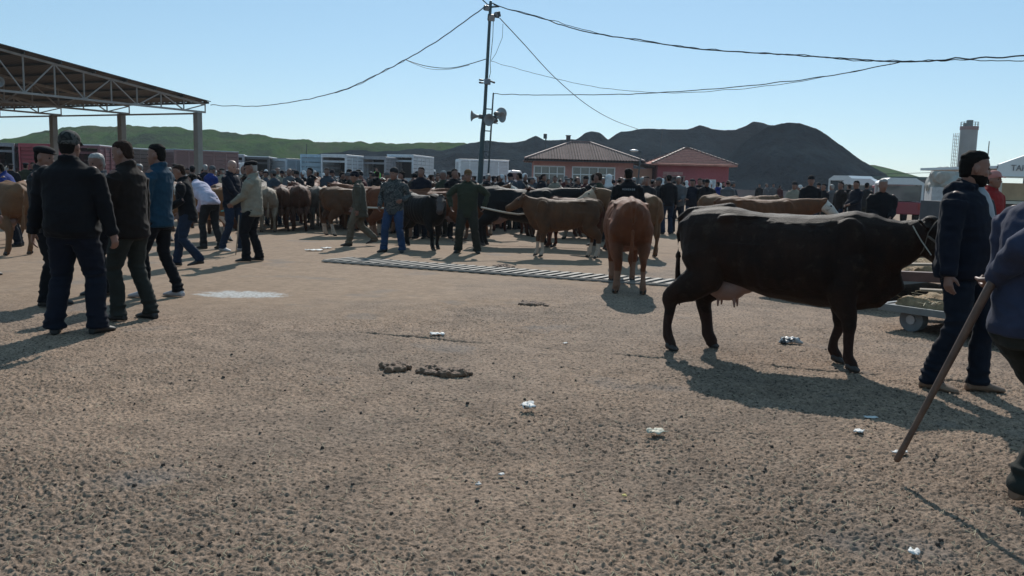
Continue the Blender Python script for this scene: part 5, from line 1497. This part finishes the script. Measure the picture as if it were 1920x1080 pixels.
def place_person(g, pos, rz, H, mats, label, group=None, name='person', partlabels=None):
    r = empty(name, pos, rz, label, 'person', group)
    s = H / 1.755
    r.scale = (s, s, s)
    for k, mes in g.items():
        if k == '_': continue
        for me in mes:
            m = mats.get(k) or {'body': SKIN, 'eye': EYE, 'hair': HAIR, 'beard': HAIR, 'shoe': M_SHOE}.get(k)
            o = link(k, me, m, r, objmat=True)
    return r
M_SHOE = plain('shoe_black', (0.018, 0.015, 0.013), .6, .3, 12); M_SHOEB = plain('shoe_brown', (0.20, 0.12, 0.075), .7, .3, 12); M_SNEAK = plain('sneaker', (0.42, 0.38, 0.38), .6, .2, 30)
c_black = cloth('black', (0.008, 0.008, 0.010)); c_navy = cloth('navy', (0.008, 0.010, 0.018)); c_char = cloth('charcoal', (0.022, 0.022, 0.024)); c_brn = cloth('dark_brown', (0.017, 0.012, 0.010))
c_denimj = cloth('denim_jacket', (0.014, 0.046, 0.078)); c_jean = cloth('jeans', (0.016, 0.026, 0.048)); c_jeanb = cloth('blue_jeans', (0.026, 0.052, 0.115)); c_jeand = cloth('dark_jeans', (0.009, 0.012, 0.020))
c_beige = cloth('beige', (0.25, 0.225, 0.175)); c_khaki = cloth('khaki', (0.085, 0.075, 0.055)); c_khakit = cloth('khaki_trousers', (0.13, 0.105, 0.075)); c_olive = cloth('olive', (0.035, 0.04, 0.025)); c_olivet = cloth('olive_trousers', (0.03, 0.03, 0.023))
c_grey = cloth('grey', (0.10, 0.10, 0.105)); c_lgrey = cloth('light_grey', (0.33, 0.34, 0.36)); c_white = cloth('white', (0.62, 0.62, 0.62)); c_blue = cloth('bright_blue', (0.015, 0.035, 0.17)); c_green = cloth('neon_green', (0.12, 0.55, 0.10)); c_lilac = cloth('lilac_white', (0.50, 0.47, 0.58)); c_red = cloth('red', (0.25, 0.02, 0.02))
c_orange = cloth('rust_cap', (0.14, 0.075, 0.035)); c_camocap = camo('camo_cap', [(0.03, 0.032, 0.03), (0.012, 0.012, 0.012), (0.07, 0.07, 0.065)]); c_camo = camo('camo_jacket', [(0.045, 0.05, 0.05), (0.02, 0.022, 0.024), (0.085, 0.085, 0.08)])
c_faded = cloth('faded_navy', (0.035, 0.042, 0.075)); c_gtrou = cloth('grey_green_trousers', (0.028, 0.030, 0.026)); c_maroon = cloth('maroon', (0.07, 0.015, 0.018)); c_plaid = cloth('slate', (0.05, 0.06, 0.075))

def at(px, py, dx=0, dy=0): return G(px, py) + Vector((dx, dy, 0))
# --- man at the right with white shirt and beard
g = person_geo(fl=(.13, .12), fr=(-.10, -.12), toe=(40, 4), hl=(.10, .33, .84), hr=(.04, -.33, .835), hyaw=42, hpitch=4, bulk=1.28, belly=.02, hem=.845, leg=1.04, voxel=.0095, vbody=.0065, hair='top', beard=True, hood=True, shirt=True, curl=(.45, .5))
place_person(g, at(1785, 731), R(-50), 1.80, dict(jacket=c_navy, trousers=c_jeand, shoe=M_SHOEB, shirt=c_lgrey), 'bearded man in dark hooded jacket and pale shirt standing beside the big dark cow')
g = person_geo(voxel=.014, hair='short', cap='ball', bulk=1.1, hl=(.2, .25, 1.0))
place_person(g, GD(1860, 13.2), R(-60), 1.82, dict(jacket=c_red, trousers=c_char, cap=cloth('pink_cap', (.45, .2, .18)), hair=HAIR), 'man in red top and pinkish cap half hidden behind the bearded man')
# --- man at the right edge with the stick (facing right, walking)
hand = P(1850, 548, 4.16)
body = Vector((2.52, 4.10, 0))
s = 1.80 / 1.755; ang = R(14)
loc = rotz(hand - body, -ang) / s
g = person_geo(fl=(.34, .10), fr=(-.02, -.10), lift=(0, .02), toe=(4, -4), lean=6, hl=(.20, .28, .86), hr=(loc.x + .05, loc.y, loc.z + .07), er_hint=(-1, -.5, .1), bulk=1.12, hem=.86, leg=1.16, voxel=.010, vbody=.0065, curl=(.5, 1.15), hair='short', slv=1.1)
place_person(g, body, ang, 1.80, dict(jacket=c_faded, trousers=c_gtrou, shoe=M_SHOEB), 'man cut off by the right edge in faded navy sweater, holding a stick behind him')
tip = Vector((2.045, 4.34, .10)); top = hand + (hand - tip).normalized() * .05
mb = MB(); n = 10
pts = [tip.lerp(top, i / n) + Vector((.006 * mnoise.noise(Vector((i, 0, 0))), .006 * mnoise.noise(Vector((i, 5, 0))), 0)) for i in range(n + 1)]
mb.tube(pts, [.0175, .0165, .0145] + [.016 + .0008 * i for i in range(n - 2)], 12)
o = mb.build('walking_stick', plain('stick_wood', (0.12, 0.065, 0.042), .6, .35, 10), smooth=True); tag(o, 'thick brown wooden stick pointing down, held by the man at the right edge', 'stick')

# --- left group
g = person_geo(fl=(-.02, .17), fr=(.05, -.17), toe=(20, -20), hl=(.02, .36, .82), hr=(.05, -.34, .84), bulk=1.27, belly=.05, hem=.86, leg=1.22, voxel=.0105, cap='ball', hair='short', hpitch=6)
place_person(g, at(143, 626), R(91), 1.83, dict(jacket=c_black, trousers=c_navy, cap=c_camocap), 'broad man in black jacket and camouflage cap seen from behind, at left')
g = person_geo(hl=(.22, .22, 1.0), hr=(.16, -.24, .92), bulk=1.1, voxel=.012, cap='flat', hyaw=-10, hpitch=8, hem=.82)
place_person(g, at(92, 573), R(5), 1.74, dict(jacket=c_char, trousers=c_black, cap=c_black), 'man in dark flat cap mostly hidden behind the broad man in black')
g = person_geo(hl=(.24, .20, 1.02), hr=(.26, -.16, 1.06), hyaw=5, hpitch=12, bulk=1.02, voxel=.011, hair='short', hem=.86)
place_person(g, at(192, 553), R(-120), 1.70, dict(jacket=c_plaid, trousers=c_black, hair=HAIR_GR), 'grey haired man in slate jacket between the broad man and the brown jacketed man')
g = person_geo(fl=(.10, .10), fr=(-.10, -.12), toe=(6, -14), hl=(.30, .12, 1.06), hr=(.06, -.28, .84), hyaw=6, hpitch=14, bulk=1.12, hem=.82, leg=1.0, voxel=.0105, hair='short', lean=4, vbody=.008)
place_person(g, at(251, 600), R(168), 1.80, dict(jacket=c_brn, trousers=c_gtrou, hair=HAIR_BR, shoe=M_SHOE), 'brown haired man in long dark jacket looking down, holding a pale stick')
g = person_geo(fl=(.16, .09), fr=(-.14, -.10), toe=(6, -8), hl=(.12, .24, .82), hr=(.12, -.24, .85), hyaw=4, hpitch=2, bulk=1.03, hem=.83, leg=.88, voxel=.0105, hair='top', vbody=.008)
place_person(g, at(303, 557), R(172), 1.83, dict(jacket=c_denimj, trousers=c_black, shoe=M_SNEAK), 'tall young man in blue denim jacket and black trousers facing left')
g_ = G(213, 585)
def stick(a, b_, r, mat, label, name='walking_stick'):
    mb = MB(); mb.tube([a, Vector(a).lerp(Vector(b_), .5) + Vector((.008, 0, 0)), b_], [r * .85, r, r], 10); o = mb.build(name, mat, smooth=True); return tag(o, label, 'stick', None)
STP = plain('pale_stick', (0.42, 0.40, 0.37), .6, .15, 10)
stick(g_, P(208, 440, g_.y + .02), .014, STP, 'pale upright stick in front of the brown haired man at left')
g = person_geo(fl=(-.18, .10), fr=(.24, -.10), lift=(.05, 0), lean=10, hl=(.25, .2, 1.0), hr=(.2, -.24, .9), hpitch=14, bulk=1.05, voxel=.013, hair='short', hem=.82, leg=1.0)
place_person(g, at(356, 500), R(186), 1.66, dict(jacket=c_black, trousers=c_jean, hair=HAIR_BR), 'person in black jacket and jeans leaning forward behind the denim jacketed man')
g = person_geo(fl=(.12, .10), fr=(-.12, -.12), lean=48, hl=(.65, .12, .62), hr=(.6, -.14, .66), hpitch=-10, bulk=1.12, voxel=.014, hair='short', hem=.9, cap=None)
place_person(g, GD(394, 17), R(150), 1.72, dict(jacket=c_lilac, trousers=c_char), 'person in pale lilac shirt bending down beside the white and brown cow')
g = person_geo(fl=(.12, .12), fr=(-.14, -.10), toe=(10, -10), hl=(.28, .16, 1.0), hr=(.3, -.12, .98), hyaw=-12, hpitch=12, bulk=1.12, voxel=.013, hair='none', hem=.86, leg=.95)
place_person(g, at(436, 471), R(-15), 1.76, dict(jacket=c_navy, trousers=c_jean, shoe=M_SNEAK, body=SKIN_PALE), 'bald man in navy jacket and jeans facing the man in the beige jacket')
g = person_geo(fl=(.08, .13), fr=(-.06, -.12), toe=(10, -10), hl=(.30, .16, 1.02), hr=(.18, -.25, .95), hyaw=8, hpitch=8, bulk=1.10, belly=.03, voxel=.012, cap='flat', hair='short', hem=.80, leg=1.06)
place_person(g, at(475, 490), R(178), 1.72, dict(jacket=c_beige, trousers=c_black, cap=c_black, hair=HAIR_GR), 'older man in beige jacket and dark flat cap facing left with a stick')
a = at(442, 478); stick(a, P(448, 404, a.y + .05), .011, plain('cane_tan', (0.30, 0.22, 0.15), .6), 'thin tan cane held by the man in the beige jacket')
q = G(430, 470).y; mb = MB(); mb.tube([P(415, 396, q), P(432, 392, q), P(447, 391, q)], [.014, .014, .014], 8); o = mb.build('hand_stick', plain('teal_pipe', (0.05, 0.30, 0.30), .5), smooth=True); tag(o, 'short teal stick held level between the bald man and the beige jacketed man', 'stick')
g = person_geo(lean=25, hl=(.4, .2, .9), hr=(.4, -.2, .9), voxel=.015, hair='short', bulk=1.1)
place_person(g, GD(30, 16.5), R(200), 1.66, dict(jacket=c_blue, trousers=c_jeand), 'man in bright blue jacket bending near the tan cow at far left')
g = person_geo(fl=(.1, .1), fr=(-.1, -.1), voxel=.013, hair='short', cap='flat')
place_person(g, at(-26, 520), R(60), 1.74, dict(jacket=c_char, trousers=c_jean, cap=c_black), 'man cut off by the left edge of the photo with only his jeans showing')
# --- centre
g = person_geo(fl=(.26, .09), fr=(-.30, -.09), lift=(0, .08), lean=7, hl=(.05, .25, .84), hr=(.20, -.25, .88), bulk=1.12, coat_flare=.015, hem=.70, leg=1.1, voxel=.0125, hair='short', cap='knit', hpitch=12, head_fwd=.03)
place_person(g, at(676, 461), R(184), 1.66, dict(jacket=c_khaki, trousers=c_khakit, cap=c_navy, shoe=M_SHOE), 'man in long khaki coat and dark cap walking left in the middle distance')
g = person_geo(fl=(.0, .18), fr=(.05, -.20), toe=(16, -24), hl=(.22, .24, 1.10), hr=(.16, -.26, .95), hyaw=-14, hpitch=4, bulk=1.15, hem=.80, leg=1.1, voxel=.0125, hair='short', cap='knit', hood=True)
place_person(g, at(738, 473), R(-100), 1.70, dict(jacket=c_camo, trousers=c_jeanb, cap=c_char, shoe=M_SHOE), 'man in grey camouflage jacket and blue jeans facing the camera')
g = person_geo(fl=(.02, .22), fr=(.06, -.18), toe=(16, -18), hl=(.10, .36, 1.00), hr=(.12, -.34, .98), el_hint=(-.3, 1, 0), er_hint=(-.3, -1, 0), hyaw=10, hpitch=4, bulk=1.22, hem=.76, leg=1.25, voxel=.0125, hair='short', cap='ball')
place_person(g, at(875, 474), R(-92), 1.70, dict(jacket=c_olive, trousers=c_olivet, cap=c_orange), 'man in wide olive jacket and rust cap holding the rope of the tan calf')
# rope from olive man to calf
def rope(name, pts, r, label, mat=ROPEM):
    out = [Vector(p) for p in pts]
    mb = MB(); mb.tube(out, [r] * len(out), 8); o = mb.build(name, mat, smooth=True); return tag(o, label, 'rope', 'ropes in the yard')
y0 = 17.3
rope('lead_rope', [P(903, 389, 17.0), P(925, 394, 17.1), P(950, 399, 17.2), P(972, 402, 17.3), P(992, 400, 17.4)], .018, 'pale rope from the hand of the olive jacketed man to the tan calf')
rope('tether_rope', [P(680, 389, 20.3), P(720, 390.5, 20.3), P(765, 392, 20.3)], .022, 'white tether rope stretched level behind the man in blue jeans')
rope('halter_rope', [P(1712, 424, 6.75), P(1719, 437, 6.7), P(1728, 452, 6.65), P(1746, 478, 6.5)], .0045, 'thin pale halter rope from the head of the big dark cow to the bearded man')
# man with lettering on his back
g = person_geo(fl=(.0, .14), fr=(-.05, -.16), hl=(.15, .26, .95), hr=(.15, -.26, .95), bulk=1.15, hem=.84, voxel=.0125, hair='short', hpitch=6)
txt = place_person(g, GD(1178, 16.2) + Vector((0, 0, 0)), R(88), 1.78, dict(jacket=c_black, trousers=c_jeand), 'man in black jacket with pale lettering on his back, behind the red cow')
mb = MB()
for i, w in enumerate((.034, .03, .038, .03, .034, .026, .036)):
    x = .105 - i * .034
    mb.box((-.150 - .006, x, 1.375), (.004, w * .75, .038 if i % 2 else .032))
mb.build('back_lettering', plain('letter_pale', (0.16, 0.18, 0.2), .6), txt)

# ---- crowd variants
VAR = []
vkw = [dict(hl=(.06, .27, .80), hr=(.06, -.27, .80), hair='short'),
       dict(hl=(.28, .10, 1.05), hr=(.26, -.12, 1.02), hair='short', hpitch=10, bulk=1.15),
       dict(hl=(.05, .3, .86), hr=(.25, -.2, 1.1), cap='flat', hair='short', bulk=1.1, belly=.04),
       dict(fl=(.2, .1), fr=(-.15, -.1), hl=(-.05, .27, .85), hr=(.2, -.26, .85), cap='ball', hair='short'),
       dict(lean=12, hl=(.3, .2, .95), hr=(.3, -.2, .95), cap='knit', hpitch=15, bulk=1.1, hair='none'),
       dict(hl=(.1, .28, .82), hr=(.1, -.28, .82), hair='thin', bulk=1.2, belly=.05, hem=.74),
       dict(hl=(.2, .24, 1.0), hr=(-.08, -.26, .86), hair='top', hood=True, hyaw=25),
       dict(hl=(.25, .2, .95), hr=(.25, -.2, .95), cap='scarf', hair='none', hem=.6, coat_flare=.03, hyaw=-20)]
VDESC = ['with short hair', 'with folded hands', 'in a flat cap', 'in a peaked cap', 'in a knitted cap', 'with thinning hair', 'in a hooded jacket', 'in a pale headscarf']
for kw in vkw: VAR.append(person_geo(voxel=.024, vbody=.016, fingers=False, collar=False, **kw))
for v in VAR:
    v.pop('eye', None)
JM = [(c_black, 'black jacket'), (c_navy, 'navy jacket'), (c_char, 'charcoal jacket'), (c_plaid, 'slate jacket'), (c_brn, 'dark brown jacket'), (c_olive, 'olive jacket'), (c_grey, 'grey jacket'), (c_maroon, 'maroon jacket'), (c_lgrey, 'light grey top'), (c_beige, 'beige jacket'), (c_blue, 'blue jacket')]
JW = [6, 6, 5, 3, 3, 2, 3, 1, 1, 1, .6]
CLAND = [(-50, 'in the crowd behind the men at far left'), (300, 'in the crowd near the shed column'), (405, 'in the crowd behind the man in the beige jacket'), (500, 'in the crowd behind the row of rumps'), (600, 'in the crowd in front of the pale blue truck'), (660, 'in the crowd behind the khaki coated man'), (720, 'in the crowd before the tall box truck'), (820, 'in the crowd left of the tall pole'), (900, 'in the crowd in front of the white truck'), (975, 'in the crowd below the left window of the pink building'), (1068, 'in the crowd below the right window of the pink building'), (1160, 'in the crowd below the right end of the pink building'), (1220, 'in the crowd before the red building'), (1375, 'in front of the low wall by the spoil heap'), (1540, 'near the parked vehicles on the right')]
crowd = []
rnd = random.Random(5)
def add_crowd(px, d, H=None, v=None, j=None, rz=None, exact=None):
    crowd.append([px, d, H or rnd.uniform(1.62, 1.78), rnd.randrange(len(VAR)) if v is None else v, rnd.choices(range(len(JM)), JW)[0] if j is None else j, rnd.uniform(0, 360) if rz is None else rz, exact])
# individually placed ones
def ex(px, d, H, v, j, rz, lab): add_crowd(px, d, H, v, j, rz, lab)
ex(790, 21.5, 1.78, 0, 1, 250, 'tall man in navy jacket standing between the blue jeans man and the black calf')
ex(832, 22.5, 1.72, 1, 5, 230, 'man in olive jacket just left of the olive jacketed rope holder')
ex(852, 21.8, 1.76, 0, 0, 300, 'dark haired man in black jacket close behind the rust cap')
ex(1122, 20.5, 1.74, 0, 5, 150, 'man in patterned olive jacket left of the man with lettering on his back')
ex(1142, 22.0, 1.72, 7, 6, 80, 'person in pale headscarf left of the man with lettering on his back')
ex(1212, 21.8, 1.70, 0, 2, 250, 'man in charcoal jacket just right of the man with lettering on his back')
ex(1236, 26.5, 1.72, 3, 2, 200, 'man in charcoal jacket and peaked cap at the left of the dark group by the red building')
ex(1254, 26.0, 1.80, 0, 0, 95, 'tall man in long black coat in the dark group left of the cows')
ex(1272, 26.5, 1.76, 1, 6, 260, 'man in grey jacket in the dark group left of the cows')
ex(1298, 28, 1.70, 2, 1, 260, 'man in navy jacket and flat cap left of the pale tan cow')
ex(1322, 28, 1.72, 4, 0, 280, 'man in black jacket and knitted cap behind the rump of the pale tan cow')
ex(1520, 22.5, 1.84, 3, 0, 260, 'man in black jacket and peaked cap standing above the back of the big dark cow')
ex(1490, 27, 1.70, 3, 9, 230, 'man in pale jacket and cap left of the tall man in black cap')
ex(1606, 26, 1.76, 1, 1, 200, 'man in navy jacket left of the leaning man on the right')
ex(1577, 27, 1.72, 0, 4, 200, 'man in brown jacket before the white pickup')
ex(1545, 30, 1.66, 0, 0, 200, 'man in black jacket right of the tall man in black cap')
ex(1424, 60, 1.70, 0, 0, 260, 'far man in black jacket at the low wall, left of a small group')
ex(1655, 15.5, 1.70, 1, 0, 260, 'heavy man in black jacket behind the neck of the big dark cow')
ex(702, 60, 1.75, 0, 10, 260, None)
crowd.pop()
for x in (1437, 1450, 1462): add_crowd(x, 58)
for x in (1330, 1345, 1356, 1365): add_crowd(x, 55)
for i, x in enumerate(np.linspace(325, 700, 56)): add_crowd(x + rnd.uniform(-5, 5), rnd.choice((25.5, 28, 31, 34, 38, 42)) + rnd.uniform(-1, 1))
for i, x in enumerate(np.linspace(700, 1235, 74)): add_crowd(x + rnd.uniform(-5, 5), rnd.choice((24, 27, 30, 34, 38, 43)) + rnd.uniform(-1, 1))
for x in np.linspace(1235, 1375, 14): add_crowd(x + rnd.uniform(-4, 4), rnd.uniform(30, 42))
for x in (20, 48, 62, 150, 172, 238, 262, 318): add_crowd(x, rnd.uniform(22, 32))
for x in (1500, 1532, 1560, 1592, 1625, 1640): add_crowd(x, rnd.uniform(30, 42))
bins = {}
for c in crowd:
    if c[6] is None: bins.setdefault((land(c[0], CLAND), c[4], c[3]), []).append(c)
for (lw, j, v), cs in bins.items():
    cs.sort(key=lambda c: c[0])
    for i, c in enumerate(cs): c[6] = 'person in %s %s %s%s' % (JM[j][1], VDESC[v], lw, depthword(i, len(cs)))
for px, d, H, v, j, rz, lab in crowd:
    lab = lab.replace('person in', 'person,', 1) if False else lab
    ws = lab.split()
    if len(ws) > 16: lab = ' '.join(lab.replace('in the crowd ', '').replace('of these', '').replace('the pink building', 'pink building').split()[:16])
    vm = dict(jacket=JM[j][0], trousers=rnd.choice((c_black, c_jeand, c_jean, c_gtrou, c_char)), cap=(c_white if v == 7 else rnd.choice((c_black, c_char, c_navy, c_grey))), hair=rnd.choice((HAIR, HAIR, HAIR_BR, HAIR_GR)))
    place_person(VAR[v], GD(px, d), R(rz), H, vm, lab, 'people in the market crowd')
# two men standing up on truck tails
place_person(VAR[0], GD(706, 72) + Vector((0, 0, 0)), R(260), 2.3, dict(jacket=c_green, trousers=c_black), 'person in neon green shirt at the open rear of the dark grey truck')

# ---- haze
HAZE = True
if HAZE:
    mb = MB(); mb.box((0, 180, 22), (2400, 900, 56))
    m = bpy.data.materials.new('haze_air'); m.use_nodes = True; nt = m.node_tree; nt.nodes.clear()
    ou = nt.nodes.new('ShaderNodeOutputMaterial'); pv = nt.nodes.new('ShaderNodeVolumePrincipled')
    pv.inputs['Color'].default_value = (0.78, 0.88, 1.0, 1); pv.inputs['Density'].default_value = 0.00025; pv.inputs['Anisotropy'].default_value = 0.3
    nt.links.new(pv.outputs[0], ou.inputs['Volume'])
    o = mb.build('haze', m); tag(o, kind='stuff')
